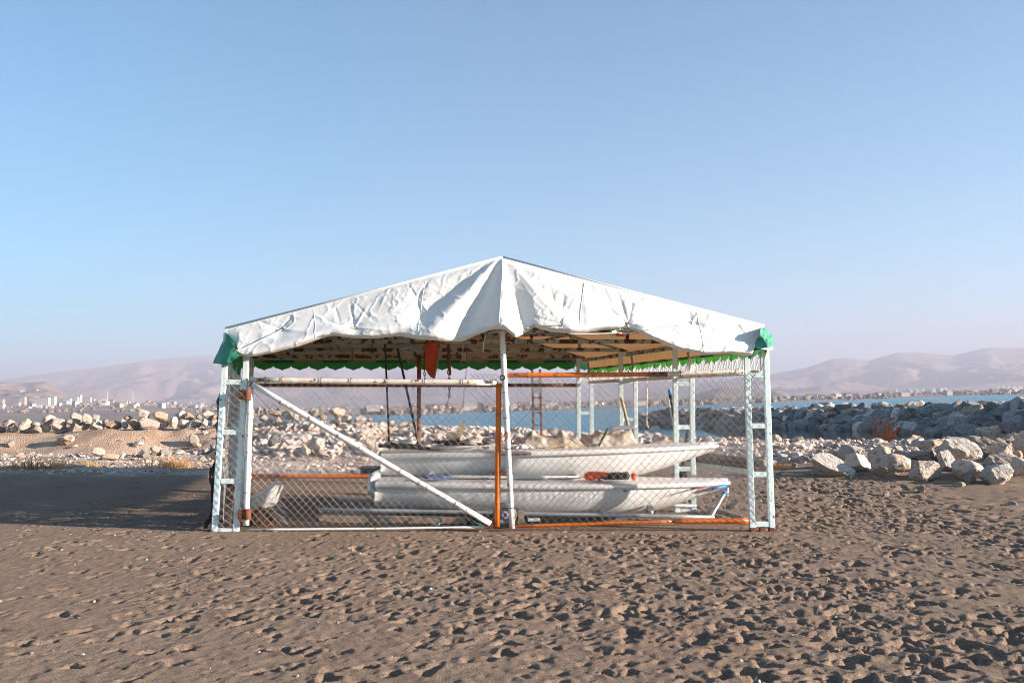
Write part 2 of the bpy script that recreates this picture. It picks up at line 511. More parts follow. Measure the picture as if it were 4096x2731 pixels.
def ground_material():
    m = bpy.data.materials.new('sand_and_gravel')
    m.use_nodes = True
    nt = m.node_tree; N, L = nt.nodes, nt.links
    bs = N['Principled BSDF']
    bs.inputs['Roughness'].default_value = 0.95
    bs.inputs['Specular IOR Level'].default_value = 0.15
    tc = N.new('ShaderNodeTexCoord')
    def noise(s, d=6, ro=0.6):
        n = N.new('ShaderNodeTexNoise'); n.inputs['Scale'].default_value = s; n.inputs['Detail'].default_value = d
        n.inputs['Roughness'].default_value = ro
        L.new(tc.outputs['Object'], n.inputs['Vector']); return n.outputs['Fac']
    def rng(src, a, b):
        r = N.new('ShaderNodeMapRange'); r.inputs['From Min'].default_value = a; r.inputs['From Max'].default_value = b
        L.new(src, r.inputs['Value']); return r.outputs[0]
    def mix(f, a, b):
        x = N.new('ShaderNodeMix'); x.data_type = 'RGBA'
        L.new(f, x.inputs[0])
        for s, c in ((x.inputs[6], a), (x.inputs[7], b)):
            if isinstance(c, tuple): s.default_value = (*c, 1)
            else: L.new(c, s)
        return x.outputs[2]
    sand_c = mix(rng(noise(0.7, 4), 0.35, 0.65), (0.272, 0.184, 0.127), (0.330, 0.231, 0.166))
    sand_c = mix(rng(noise(130, 3, 0.7), 0.40, 0.62), sand_c, (0.145, 0.101, 0.073))
    sand_c = mix(rng(noise(210, 2, 0.6), 0.64, 0.70), sand_c, (0.32, 0.27, 0.24))
    vo = N.new('ShaderNodeTexVoronoi'); vo.inputs['Scale'].default_value = 26
    L.new(tc.outputs['Object'], vo.inputs['Vector'])
    sep = N.new('ShaderNodeSeparateColor'); L.new(vo.outputs['Color'], sep.inputs[0])
    grav_c = mix(sep.outputs[0], (0.40, 0.290, 0.230), (0.56, 0.455, 0.39))
    grav_c = mix(rng(noise(0.9, 5), 0.45, 0.62), grav_c, (0.31, 0.205, 0.145))
    at = N.new('ShaderNodeAttribute'); at.attribute_name = 'gravel'
    bank = N.new('ShaderNodeAttribute'); bank.attribute_name = 'bank'
    grav_c = mix(bank.outputs['Fac'], grav_c, mix(rng(noise(1.6, 6), 0.4, 0.6), (0.40, 0.255, 0.165), (0.52, 0.375, 0.275)))
    L.new(mix(at.outputs['Fac'], sand_c, grav_c), bs.inputs['Base Color'])
    b1 = N.new('ShaderNodeBump'); b1.inputs['Distance'].default_value = 0.011
    L.new(noise(75, 5, 0.7), b1.inputs['Height'])
    b2 = N.new('ShaderNodeBump'); b2.inputs['Distance'].default_value = 0.02
    L.new(at.outputs['Fac'], b2.inputs['Strength'])
    L.new(vo.outputs['Distance'], b2.inputs['Height']); b2.invert = True
    L.new(b1.outputs[0], b2.inputs['Normal'])
    L.new(b2.outputs[0], bs.inputs['Normal'])
    return m

bankm = np.where(GX < -1.0, 1.0, 0) * sstep(21.4, 22.2, GY) * (1 - sstep(23.6, 24.4, GY))
bankm = np.maximum(bankm, sstep(-6.5, -5.5, GX) * (1 - sstep(-1, 2, GX)) * sstep(19.8, 21.5, GY) * 0.8)
ground = fast_grid('ground', np.stack([GX, GY, H], -1), {'gravel': GM, 'bank': bankm})
ground.data.materials.append(ground_material())
ground['kind'] = 'structure'

# ------------------------------------------------------------------ lake, far land
def water_material():
    m = bpy.data.materials.new('lake_water')
    m.use_nodes = True
    nt = m.node_tree; N, L = nt.nodes, nt.links
    bs = N['Principled BSDF']
    bs.inputs['Base Color'].default_value = (0.008, 0.175, 0.245, 1)
    bs.inputs['Roughness'].default_value = 0.25
    bs.inputs['Specular IOR Level'].default_value = 0.18
    bs.inputs['IOR'].default_value = 1.33
    tc = N.new('ShaderNodeTexCoord')
    mp = N.new('ShaderNodeMapping'); mp.inputs['Scale'].default_value = (0.5, 1.0, 1)
    L.new(tc.outputs['Object'], mp.inputs[0])
    n = N.new('ShaderNodeTexNoise'); n.inputs['Scale'].default_value = 1.3; n.inputs['Detail'].default_value = 5
    L.new(mp.outputs[0], n.inputs['Vector'])
    b = N.new('ShaderNodeBump'); b.inputs['Distance'].default_value = 0.25; b.inputs['Strength'].default_value = 0.8
    L.new(n.outputs['Fac'], b.inputs['Height'])
    L.new(b.outputs[0], bs.inputs['Normal'])
    return m
LAKE = -0.8
mb = MB()
mb.grid(np.stack(np.meshgrid(np.linspace(-4000, 4000, 9), np.linspace(18, 2600, 9)), -1) @ np.array([[1, 0, 0], [0, 1, 0]]) + np.array([0, 0, LAKE]))
lake = mb.build('lake', water_material(), origin=(0, 500, LAKE))
lake['kind'] = 'structure'; FAR.add(lake.name)

cove_m = mat('calm_cove_water', (0.006, 0.010, 0.013), 0.06, spec=0.5, bump=0.004, bscale=2.5)
mb = MB()
mb.add([(11.5, 29, 0), (30, 29, 0), (30, 60, 0), (21.5, 74, 0), (15.5, 80, 0), (13.0, 60, 0)], [(0, 1, 2, 3, 4, 5)])
mb.v[0][:, 2] = LAKE + 0.012
cove = mb.build('cove_water', cove_m, origin=(20, 45, LAKE))
cove['kind'] = 'structure'; FAR.add(cove.name)

def shore(u):
    return interp(u, [(-1.2, 560), (-0.35, 640), (-0.2, 720), (0, 830), (0.25, 930), (0.55, 1180), (1.2, 1500)])

def prof(pts):
    a = np.array(pts, float)
    return ((a[:, 0] - 2048) / F, a[:, 1] / F)
RIDGES = [
    # depth, front width, back width, profile (pixel x, pixels above the level horizon)
    (3600, 1500, 1500, prof([(-2500, 90), (-800, 175), (-200, 185), (0, 178), (90, 168), (190, 172), (240, 140), (310, 105), (380, 72), (440, 52), (520, 60), (560, 42), (600, 58), (660, 30), (720, 26), (800, 10), (900, 0), (5000, 0)]), 0.10),
    (9800, 5200, 3000, prof([(-2500, 120), (-900, 150), (-300, 170), (0, 180), (300, 212), (600, 244), (850, 252), (1000, 248), (1300, 225), (1700, 190), (2100, 150), (2500, 110), (2900, 60), (3300, 20), (5000, 0)]), 0.085),
    (7200, 3300, 2500, prof([(1500, 0), (2000, 30), (2500, 60), (2800, 82), (3075, 104), (3230, 128), (3330, 160), (3400, 162), (3480, 148), (3600, 176), (3700, 172), (3820, 158), (3960, 186), (4096, 180), (4600, 190), (6500, 150)]), 0.10),
    (2600, 330, 500, prof([(1000, 0), (2640, 0), (2720, 14), (2790, 38), (2885, 66), (2960, 56), (3040, 40), (3105, 46), (3140, 34), (3165, 12), (3260, 3), (3400, 0), (6000, 0)]), 0.08),
]
def far_height(u, Y):
    X = u * Y
    s = Y - shore(u)
    h = LAKE - 3 + 3.6 * sstep(-12, 18, s) + np.clip(s, 0, None) * interp(u, [(-1.2, .032), (-.45, .030), (-.35, .021), (-.25, .013), (0, .009), (.3, .006), (1.2, .004)]) * (1 - 0.5 * sstep(2500, 6000, s))
    gul = np.abs(fbm2(X / 420.0, Y / 620.0, 5, 71))
    out = h
    for dep, wf, wb, (pu, pz), rough in RIDGES:
        top = np.interp(u, pu, pz) * dep
        t = np.where(Y < dep, (dep - Y) / wf, (Y - dep) / wb)
        sh = np.clip(1 - t, 0, 1)
        sh = sh ** 1.25
        g = fbm2(X / (dep * 0.085) + dep, Y / (dep * 0.11), 5, 71 + int(dep) % 13)
        hh = top * sh * (1 + rough * 1.6 * g * np.clip(1.6 * (1 - sh), 0.15, 1)) - top * 0.34 * np.abs(g) * np.clip(4 * sh * (1 - sh), 0, 1)
        out = np.maximum(out, hh + h * (1 - sh))
    return out
us = np.concatenate([np.linspace(-1.15, -0.62, 60), np.linspace(-0.615, 0.615, 520), np.linspace(0.62, 1.15, 60)])
ys = np.array(geo(540, 13500, 9, 1.0085))
UU, YY = np.meshgrid(us, ys)
FH = far_height(UU, YY)
land = fast_grid('far_land', np.stack([UU * YY, YY, FH], -1))
def land_material():
    m = mat('dry_hills', (0.27, 0.19, 0.145), 0.95, (0.19, 0.135, 0.105), 0.004, 0.4, 0.6, spots=(0.11, 0.09, 0.07), sscale=0.0065, slo=0.55, shi=0.63, detail=9)
    return m
land.data.materials.append(land_material())
land['kind'] = 'structure'; FAR.add(land.name)
def far_z(X, Y):
    return float(far_height(np.array([X / Y]), np.array([float(Y)]))[0])

# the far shore's bare woodland
ico_v = None
def ico(sub):
    bm = bmesh.new()
    bmesh.ops.create_icosphere(bm, subdivisions=sub, radius=1.0)
    v = np.array([p.co[:] for p in bm.verts]); f = [tuple(q.index for q in p.verts) for p in bm.faces]
    bm.free()
    return v, f
ICO1, ICO2 = ico(1), ico(2)
def scatter(mb, pos, size, flat=0.7, base=ICO1, jit=0.25):
    V0, F0 = base
    n = len(pos)
    nv = len(V0)
    sc_ = size[:, None] * (1 + 0.35 * RNG.standard_normal((n, 3)).clip(-1, 1))
    sc_[:, 2] *= flat
    ang = RNG.random(n) * 6.283
    ca, sa = np.cos(ang), np.sin(ang)
    v = V0[None] * (1 + jit * RNG.standard_normal((n, nv))[:, :, None].clip(-1.5, 1.5)) * sc_[:, None, :]
    vx = v[:, :, 0] * ca[:, None] - v[:, :, 1] * sa[:, None]
    vy = v[:, :, 0] * sa[:, None] + v[:, :, 1] * ca[:, None]
    v = np.stack([vx, vy, v[:, :, 2]], -1) + pos[:, None, :]
    f = (np.array(F0)[None] + (np.arange(n) * nv)[:, None, None]).reshape(-1, 3)
    mb.add(v.reshape(-1, 3), f)
n = 2600
u_ = RNG.random(n) * 1.3 - 0.65
y_ = shore(u_) + 10 + 1600 * RNG.random(n) ** 2.2
keep = (vn2(u_ * 26, y_ / 260, 91) > -0.25) & ((u_ > -0.30) | (y_ > 1100))
u_, y_ = u_[keep], y_[keep]
zz = far_height(u_, y_)
mb = MB()
scatter(mb, np.stack([u_ * y_, y_, zz + 1.2], -1), 1.4 + 2.6 * RNG.random(len(u_)), 0.85, ICO2, 0.16)
wd = mb.build('woodland', M['wood_far'], origin=(0, 1200, 0))
wd['kind'] = 'stuff'; FAR.add(wd.name)
tag(wd, 'bare brown trees and scrub along the far shore of the lake', 'woodland')

# far town
def make_house(name, w, d, h, wallm, roofm, gable, label, cat, group, x, y, rz, floors=0):
    z = far_z(x, y) - 0.5
    o = thing(name, label, cat, (x, y, z), group)
    FAR.add(o.name)
    m1 = MB().box((x, y, z + h / 2), (w, d, h))
    m1.build('wall', wallm, o)
    m2 = MB()
    if gable:
        r = h + 0.28 * d
        e = 0.4
        v = [(x-w/2-e, y-d/2-e, z+h), (x+w/2+e, y-d/2-e, z+h), (x+w/2+e, y+d/2+e, z+h), (x-w/2-e, y+d/2+e, z+h), (x-w/2-e, y, z+r), (x+w/2+e, y, z+r)]
        m2.add(v, [(0, 1, 5, 4), (2, 3, 4, 5), (1, 2, 5), (3, 0, 4), (3, 2, 1, 0)])
    else:
        m2.box((x, y, z + h + 0.2), (w + 0.5, d + 0.5, 0.4))
    m2.build('roof', roofm, o)
    if floors:
        fh = h / floors
        nw = max(2, int(w / 3.4))
        for i in range(floors):
            for k in range(nw):
                MB().box((x - w/2 + (k + 0.5) * w / nw, y - d/2 - 0.02, z + (i + 0.55) * fh), (w / nw * 0.5, 0.16, fh * 0.5)).build('window', M['window'], o)
    for c in list(o.children):
        pass
    o.rotation_euler.z = rz
    return o
def px_to_u(x):
    return (x - 2048) / F
rr = random.Random(3)
# left town (seen above the stone bank)
for i in range(105):
    x = rr.uniform(-60, 960)
    u = px_to_u(x)
    y = 1500 + 1900 * rr.random() ** 1.2
    k = rr.random()
    w, d, h = rr.uniform(7, 15), rr.uniform(7, 11), rr.choice([3.2, 5.5, 6.0, 8.5])
    make_house('house', w, d, h, M['house_wall'] if k < .5 else (M['house_cream'] if k < .8 else M['house_grey']), M['tiles'] if rr.random() < .5 else M['flat_roof'], rr.random() < .6,
               'small pale house among many in the town below the tan cliff hill', 'house', 'houses of the town below the cliff', u * y, y, rr.uniform(-.5, .5))
# far shore town (seen through the shelter)
for i in range(95):
    x = rr.uniform(960, 2760)
    u = px_to_u(x)
    y = float(shore(u)) + 45 + 1300 * rr.random() ** 1.5
    k = rr.random()
    w, d, h = rr.uniform(7, 14), rr.uniform(7, 11), rr.choice([3.2, 3.4, 5.5, 6.0])
    make_house('house', w, d, h, M['house_wall'] if k < .6 else M['house_cream'], M['tiles'] if rr.random() < .6 else M['flat_roof'], rr.random() < .7,
               'small house on the lake shore behind the fenced boats', 'house', 'houses on the far lake shore', u * y, y, rr.uniform(-.5, .5))
for i in range(60):
    x = rr.uniform(3080, 4150)
    u = px_to_u(x)
    y = float(shore(u)) + 60 + 1500 * rr.random() ** 1.3
    k = rr.random()
    make_house('house', rr.uniform(7, 15), rr.uniform(7, 11), rr.choice([3.2, 5.5, 6]), M['house_wall'] if k < .7 else M['house_cream'], M['tiles'] if rr.random() < .4 else M['flat_roof'], rr.random() < .6,
               'small pale house beyond the water behind the rock breakwater', 'house', 'houses across the water behind the breakwater', u * y, y, rr.uniform(-.5, .5))
# apartment blocks
for (x, y, w, h, fl, lab) in [
    (170, 1250, 22, 11.5, 4, 'long white apartment block with rows of windows above the stone bank'),
    (213, 1262, 10, 12.5, 4, 'narrow white apartment tower with blank end beside the long block'),
    (137, 1265, 6, 12, 4, 'slim white slab block at the end of the long apartment block'),
    (97, 1480, 9, 13, 4, 'solitary beige block standing high among the town houses'),
    (10, 1500, 9, 10, 3, 'cream apartment block at the edge of the left town'),
    (300, 1420, 14, 9, 3, 'white apartment block with windows right of the long block'),
    (320, 1480, 8, 13, 4, 'taller white apartment block behind its lower white neighbour'),
    (278, 1400, 8, 9, 3, 'grey striped apartment block beside the white ones'),
    (352, 1500, 14, 9, 3, 'pale hotel-like block with stepped front in the town'),
    (255, 1320, 20, 4, 1, 'low grey hall in front of the apartment blocks')]:
    y *= 1.55
    make_house('apartment_block', w * 1.55, 14, h * 1.55, M['white_render'] if 'white' in lab else M['house_cream'], M['flat_roof'], False, lab, 'building', None, px_to_u(x) * y, y, 0.12, fl)
for k in range(5):
    x = 3990 + k * 22
    y = 3600
    make_house('apartment_block', 17, 12, 15, M['house_wall'], M['flat_roof'], False, 'pale tower block in a row of five below the right-hand hills', 'building', 'row of tower blocks', px_to_u(x) * y, y, 0.1, 0)
for k in range(26):
    x = rr.uniform(3580, 3800)
    y = 3300 + rr.uniform(-200, 500)
    make_house('apartment_block', rr.uniform(9, 13), 10, rr.uniform(10, 17), M['house_wall'], M['flat_roof'], False, 'pale tower block in the cluster on the hillside beyond the breakwater', 'building', 'tower blocks on the hillside', px_to_u(x) * y, y, 0.1, 0)
for (x, y, h) in ((536, 2200, 38), (434, 2500, 32)):
    X = px_to_u(x) * y
    z = far_z(X, y)
    o = thing('minaret', 'slender white minaret rising over the town' if h > 34 else 'smaller pale minaret nearer the tan cliff hill', 'minaret', (X, y, z))
    FAR.add(o.name)
    MB().tube([(X, y, z), (X, y, z + h * .8)], [1.3, 1.0], 10).build('shaft', M['white_render'], o)
    MB().tube([(X, y, z + h * .55), (X, y, z + h * .58)], 1.7, 10).build('balcony', M['white_render'], o)
    MB().tube([(X, y, z + h * .8), (X, y, z + h)], [1.1, 0.05], 10).build('spire', M['flat_roof'], o)

# ------------------------------------------------------------------ rocks
def rock_mesh(seed, sub, matl, name='boulder'):
    r = np.random.default_rng(seed)
    V0, F0 = ico(sub)
    v = V0.copy()
    for k in range(17):
        nrm = r.standard_normal(3); nrm /= np.linalg.norm(nrm)
        dd = r.uniform(0.50, 0.84)
        over = np.clip(v @ nrm - dd, 0, None)
        v -= nrm[None] * over[:, None] * 0.97
    s = seed * 7.3
    n1 = fbm3(v[:, 0] * 1.6 + s, v[:, 1] * 1.6, v[:, 2] * 1.6, 3, seed)
    n2 = fbm3(v[:, 0] * 5 + s, v[:, 1] * 5, v[:, 2] * 5, 3, seed + 5)
    n3 = fbm3(v[:, 0] * 14 + s, v[:, 1] * 14, v[:, 2] * 14, 2, seed + 9)
    v *= (1 + 0.07 * n1 + 0.040 * n2 + 0.014 * n3)[:, None]
    v -= (v.max(0) + v.min(0)) / 2
    v /= (v.max(0) - v.min(0)) / 2
    me = bpy.data.meshes.new(name)
    me.from_pydata(v.tolist(), [], F0)
    me.polygons.foreach_set('use_smooth', [True] * len(me.polygons))
    me.materials.append(matl)
    return me
ROCK_HI = [rock_mesh(100 + i, 5 if i < 9 else 4, [M['rock'], M['rock'], M['rock_tan']][i % 3]) for i in range(12)]
ROCK_LO = [rock_mesh(200 + i, 4, [M['rock'], M['rock_tan'], M['rock']][i % 3]) for i in range(9)]
ROCK_SHADE_GREY = [rock_mesh(300 + i, 4, M['rock_shade_grey']) for i in range(10)]
rk = random.Random(5)
def boulder(c, sx, sy, sz, meshes, label, group, rz=None, tilt=0.0, name='boulder'):
    o = bpy.data.objects.new(name, rk.choice(meshes))
    COL.objects.link(o)
    o.location = tuple(c)
    o.scale = (sx / 2, sy / 2, sz / 2)
    o.rotation_euler = (rk.uniform(-.15, .15), tilt, rk.uniform(-.5, .5) if rz is None else rz)
    return tag(o, label, 'boulder', group)
def ray_ground(x, y, y0=8.0, y1=40.0):
    prev = None
    for Y in np.arange(y0, y1, 0.05):
        p = P(x, y, Y)
        if p[2] <= float(terrain(p[0], p[1])):
            return Y
    return None
def place_px(x, y, w, h, Y, meshes, label, group, depth=None, tilt=0.0, sink=0.0):
    c = P(x, y, Y)
    k = Y / F
    sx, sz = w * k * 1.04, h * k * 1.12
    sy = depth or (sx + sz) / 2 * 1.05
    c[2] -= sink * sz
    return boulder(c, sx, sy, sz, meshes, label, group, tilt=tilt)

# boulders along the bank on the left (x, y, w, h in an enlargement of the photograph)
Z1 = 0.4846
for (x, y, w, h) in [(70,605,90,60),(20,660,60,50),(70,662,50,45),(120,648,60,65),(208,612,100,92),(300,612,80,44),(295,655,120,60),(370,637,90,75),(405,570,110,70),(480,618,125,110),(515,657,105,50),(640,558,112,82),(725,566,78,80),(790,560,60,58),(600,602,90,52),(640,638,130,84),(705,628,60,80),(800,617,120,92),(870,592,50,40),(937,622,130,74),(1025,607,60,76),(1065,566,80,52),(1110,614,105,75),(1195,530,100,76),(1325,550,110,88),(1235,605,180,92),(1365,612,60,52),(1430,597,70,95),(1490,542,90,76),(1560,552,95,72),(1515,607,100,72),(1620,604,95,66),(1640,552,50,42),(1690,599,60,60),(1710,527,90,56),(1770,562,100,60),(1770,602,90,62),(1840,560,90,70),(1850,610,90,60),(-40,640,90,70)]:
    low = y + h / 2 > 600
    Yd = 23.55 + (0.0 if low else 0.3) + rk.uniform(-.1, .15)
    place_px(x * Z1, 1400 + y * Z1, w * Z1, h * Z1, Yd, ROCK_LO + ROCK_HI[9:],
             'rounded pale boulder in the row lying along the top of the earth bank' if low else 'pale boulder perched on others on top of the earth bank',
             'boulders along the earth bank' if low else 'boulders perched on the earth bank')
for (x, y, w, h, lab) in [(1605,735,80,92,'upright pale boulder stuck in the face of the earth bank'),(1637,787,46,42,'small white stone below the upright boulder on the bank face'),(815,848,92,86,'tan angular boulder with a dark hollow at the foot of the bank'),(910,882,140,56,'long low flat boulder lying beside the tan angular one'),(1000,862,80,55,'low tan boulder at the end of the long flat one'),(1190,852,92,72,'rounded grey-white boulder resting alone at the foot of the bank'),(1290,832,100,80,'dark-sided boulder leaning behind a pale one at the bank foot'),(1372,847,92,58,'pale low boulder in front of the dark-sided one'),(1770,802,72,62,'tan boulder at the bank foot near the shelter corner'),(1702,832,62,52,'shaded small boulder at the bank foot near the shelter corner'),(160,872,82,40,'flat white rock at the bank foot among small stones'),(88,770,62,52,'tan rock sticking out of the crumbling bank face')]:
    X_, Y_ = x * Z1, 1400 + (y + h / 2) * Z1
    Yd = ray_ground(X_, Y_) or 22.5
    place_px(X_, 1400 + y * Z1, w * Z1, h * Z1, Yd, ROCK_LO, lab, None)
# the heap behind the shelter
Z2 = 0.2126
for (x, y, w, h, top) in [(160,400,120,150,1),(290,400,90,110,1),(250,520,170,130,1),(470,440,230,120,1),(540,570,150,130,1),(370,580,100,100,1),(760,440,80,90,1),(860,470,100,130,1),(740,530,150,150,1),(1000,490,180,150,1),(890,560,150,80,1),(1230,450,200,160,1),(1380,500,130,120,1),(1640,430,300,210,1),(1810,550,240,160,1),(1640,570,150,120,1),(2060,540,230,140,1),(2250,560,120,80,1),(400,1060,160,100,0),(1180,670,200,150,0),(270,770,120,80,0),(420,720,110,90,0),(1640,1070,160,120,0),(1150,800,120,80,0),(2000,690,130,90,0),(1850,960,110,90,0),(2100,820,120,80,0)]:
    X_, Yp = 1000 + x * Z2, 1560 + y * Z2
    Yd = 23.6 + rk.uniform(-.1, .3) if top else (ray_ground(X_, Yp + h * Z2 / 2) or 22)
    place_px(X_, Yp, w * Z2, h * Z2, Yd, ROCK_LO + ROCK_HI[9:], 'boulder on the crest of the rubble heap behind the gate' if top else 'boulder half buried in the rubble slope behind the gate',
             'boulders on the crest of the rubble heap' if top else 'boulders in the rubble slope')
place_px(1000 + 470 * Z2, 1560 + 930 * Z2, 300 * Z2, 250 * Z2, 20.6, ROCK_SHADE_GREY, 'big dark grey boulder low on the rubble slope behind the gate', None)
place_px(1000 + 1260 * Z2, 1560 + 1000 * Z2, 290 * Z2, 250 * Z2, 19.6, ROCK_HI[9:], 'large smooth pale boulder at the foot of the rubble behind the gate', None)
place_px(1000 + 2250 * Z2, 1560 + 1010 * Z2, 190 * Z2, 190 * Z2, 18.6, ROCK_LO, 'pale boulder under the diagonal gate brace behind the boats', None)
for (x, y, w, h) in [(400,60,130,110),(620,82,220,104),(780,92,130,110),(860,62,110,110),(1050,142,100,52)]:
    place_px(1480 + x * Z2, 1680 + y * Z2, w * Z2, h * Z2, 23.8, ROCK_LO, 'boulder on the crest of the rubble heap against the blue water', 'boulders on the crest against the water')
# the pile on the right
Z3 = 0.4783
RIGHT = [(105,790,110,92,0,'tan boulder beside the right ladder post at the cove edge'),(290,787,110,62,0,None),(440,812,110,42,0,None),(650,808,105,52,0,'flat tan boulder at the gravel edge beside the dark cove'),
 (560,1085,350,190,.55,'long ridged boulder slanting down into the sand beside the shelter'),(745,965,220,130,0,'domed boulder behind the triangular one in the pile'),(790,1055,230,150,.25,'triangular white boulder between the long and the big round one'),
 (985,1000,210,170,0,None),(1070,1075,305,190,0,'biggest rounded white pitted boulder in the pile by the sand'),(1120,932,110,54,0,None),(1230,932,120,44,0,None),(1170,1008,130,110,.4,None),(1310,988,270,95,.1,None),
 (1270,1070,110,100,0,None),(1362,1115,235,180,.2,'egg-shaped white boulder set in sand right of the biggest one'),(1290,907,80,60,0,None),(1400,903,240,95,0,None),(1540,1042,130,185,-.2,'upright notched white boulder standing between larger ones'),
 (1640,965,380,190,.4,'broad tan slab boulder leaning behind the upright one'),(1710,1110,245,170,.35,'tilted flat-faced boulder at the sand edge'),(1620,872,200,74,0,None),(1850,935,280,180,.3,None),(1980,965,200,180,.3,None),(1950,882,160,74,0,None),
 (1990,1055,290,170,.2,'tan wedge boulder above the blocky one at the pile end'),(1955,1150,250,190,.1,'blocky pale boulder at the foot of the pile'),(2185,905,170,230,0,'dark-shaded tall boulder at the end of the pile'),(2160,1095,150,180,0,None),
 (1730,1187,90,80,.3,'small tan stone lying in the sand below the tilted boulder'),(1330,1272,72,72,0,'small white pointed stone alone on the sand'),(1030,1307,62,52,0,'small white chipped stone on the trodden sand'),(1650,1232,92,50,0,'white flat stone on the sand below the boulders'),
 (2090,1390,72,44,.3,'white pebble-like stone on the sand beside the pile end'),(160,1002,92,66,0,None),(340,1012,80,54,0,None),(270,1072,52,52,0,None),(480,962,82,54,0,None),(560,902,92,64,0,None),(615,912,80,54,0,None),(80,1052,72,62,0,None),(2060,852,92,62,0,None),(1880,812,120,44,0,None),(1500,930,120,60,0,None),(1760,850,120,60,0,None),(2120,990,120,90,0,None)]
for (x, y, w, h, tl, lab) in RIGHT:
    X_, Yp = 3050 + x * Z3, 1350 + y * Z3
    Yd = ray_ground(X_, Yp + h * Z3 * 0.42) or 40.0
    if Yd > 28.5:
        Yd = 27.6 + rk.uniform(-.4, .4)
        Yp = min(Yp, 3000)
        q_ = P(X_, Yp, Yd)
        zt_ = float(terrain(q_[0], Yd)) + 0.35 * h * Z3 * Yd / F
        Yp += (q_[2] - zt_) * F / Yd
    big = w > 100
    place_px(X_, Yp, w * Z3, h * Z3, Yd + 0.08, ROCK_HI if big else ROCK_HI[9:], lab or ('pale boulder in the tumbled pile between gravel bench and sand' if big else 'small pale rock among the gravel beside the boulder pile'),
             None if lab else ('boulders in the tumbled pile' if big else 'small rocks beside the boulder pile'), tilt=tl, sink=0.0)

# breakwater
BW = np.array([(12.5, 82), (16, 79.5), (20, 76), (23.4, 70.5), (25.2, 62), (25.8, 54), (25.2, 46), (23.6, 38), (21.8, 31)], float)
def bw_point(s):
    seg = np.linalg.norm(np.diff(BW, axis=0), axis=1)
    cum = np.concatenate([[0], np.cumsum(seg)])
    t = s * cum[-1]
    x, y = np.interp(t, cum, BW[:, 0]), np.interp(t, cum, BW[:, 1])
    x2, y2 = np.interp(min(t + .5, cum[-1]), cum, BW[:, 0]), np.interp(min(t + .5, cum[-1]), cum, BW[:, 1])
    x1, y1 = np.interp(max(t - .5, 0), cum, BW[:, 0]), np.interp(max(t - .5, 0), cum, BW[:, 1])
    d = np.array((x2 - x1, y2 - y1)); d /= np.linalg.norm(d)
    return np.array((x, y)), np.array((d[1], -d[0])) * -1 * (1 if True else 1)
CREST = 0.62
pts = []
for s in np.linspace(0, 1, 60):
    c, nrm = bw_point(s)
    if nrm[0] > 0 and False:
        nrm = -nrm
    row = []
    for q, z in ((-5.5, -2.4), (-2.7, LAKE - .35), (-0.6, CREST - .75), (0.9, CREST - .75), (2.7, LAKE - .35), (5.5, -2.4)):
        row.append((c[0] + nrm[0] * q, c[1] + nrm[1] * q, z))
    pts.append(row)
pts = np.array(pts)
mb = MB().grid(pts)
core = mb.build('breakwater', M['rock_shade_grey'], origin=(24, 50, LAKE))
core['kind'] = 'structure'; FAR.add(core.name)
cnt = 0
tot = 0
rb = random.Random(9)
spots = []
for i in range(62):
    for j, (q, z, sz) in enumerate(((-3.0, LAKE + .05, 1.15), (-2.35, LAKE + .5, 1.1), (-1.6, CREST - .55, 1.05), (-.85, CREST - .22, 1.0), (0.25, CREST - .18, 1.0))):
        s = (i + (0.5 if j % 2 else 0) + rb.uniform(-.2, .2)) / 62
        spots.append((s, q, z, sz))
def side_of(s):
    c, nrm = bw_point(s)
    return c, nrm
spots = spots[:300]
for (s, q, z, sz) in spots:
    c, nrm = bw_point(min(max(s, 0), 1))
    # the side that faces the beach is the one towards smaller X
    sign = 1.0 if (c + nrm)[0] * 1.0 + (c + nrm)[1] * 0.35 > c[0] + c[1] * 0.35 else -1.0
    p = c + nrm * sign * (q + rb.uniform(-.15, .15))
    k = sz * rb.uniform(0.72, 1.25)
    o = boulder((p[0], p[1], z + rb.uniform(-.12, .16)), k * rb.uniform(.9, 1.35), k * rb.uniform(.9, 1.35), k * rb.uniform(.65, .95), ROCK_LO if q > 0 else (ROCK_SHADE_GREY if rb.random() < .85 else ROCK_LO),  # face stones mostly take the shade-darkened rock, crest stones the pale sunlit one
                'quarried boulder in the shade-darkened face of the long breakwater wall' if q < -0.5 else 'sunlit boulder along the crest of the breakwater',
                'breakwater face boulders' if q < -0.5 else 'breakwater crest boulders', rz=rb.uniform(0, 6.28), name='armour_stone')
    o['category'] = 'armour stone'
    FAR.add(o.name)

# gravel, rubble and beach pebbles (nobody could count them)
def stones(name, n, xr, yr, smin, smax, power, accept, matl, label, base=ICO1, lift=0.2):
    x = xr[0] + (xr[1] - xr[0]) * RNG.random(n)
    y = yr[0] + (yr[1] - yr[0]) * RNG.random(n)
    a = accept(x, y)
    k = RNG.random(n) < a
    x, y = x[k], y[k]
    s = smin + (smax - smin) * RNG.random(len(x)) ** power
    i = np.clip(np.searchsorted(XS, x), 1, len(XS) - 1); j = np.clip(np.searchsorted(YS, y), 1, len(YS) - 1)
    z = H[j, i] + lift * s
    m_ = MB()
    scatter(m_, np.stack([x, y, z], -1), s, 0.7, base)
    o = m_.build(name, matl, origin=(0, float(np.mean(yr)), 0))
    o['kind'] = 'stuff'
    tag(o, label, 'stones')
    return o
def in_view(x, y):
    return (np.abs(x) < 0.60 * y + 1.0)
stones('gravel', 17000, (-14, 14), (14.5, 29), 0.013, 0.060, 3.6, lambda x, y: in_view(x, y) * gravel_mask(x, y) * np.where((x < -6.5) & (y > 21.6), 0.12, 1.0), M['gravel'], 'pale pinkish gravel covering the flat behind the shelter')
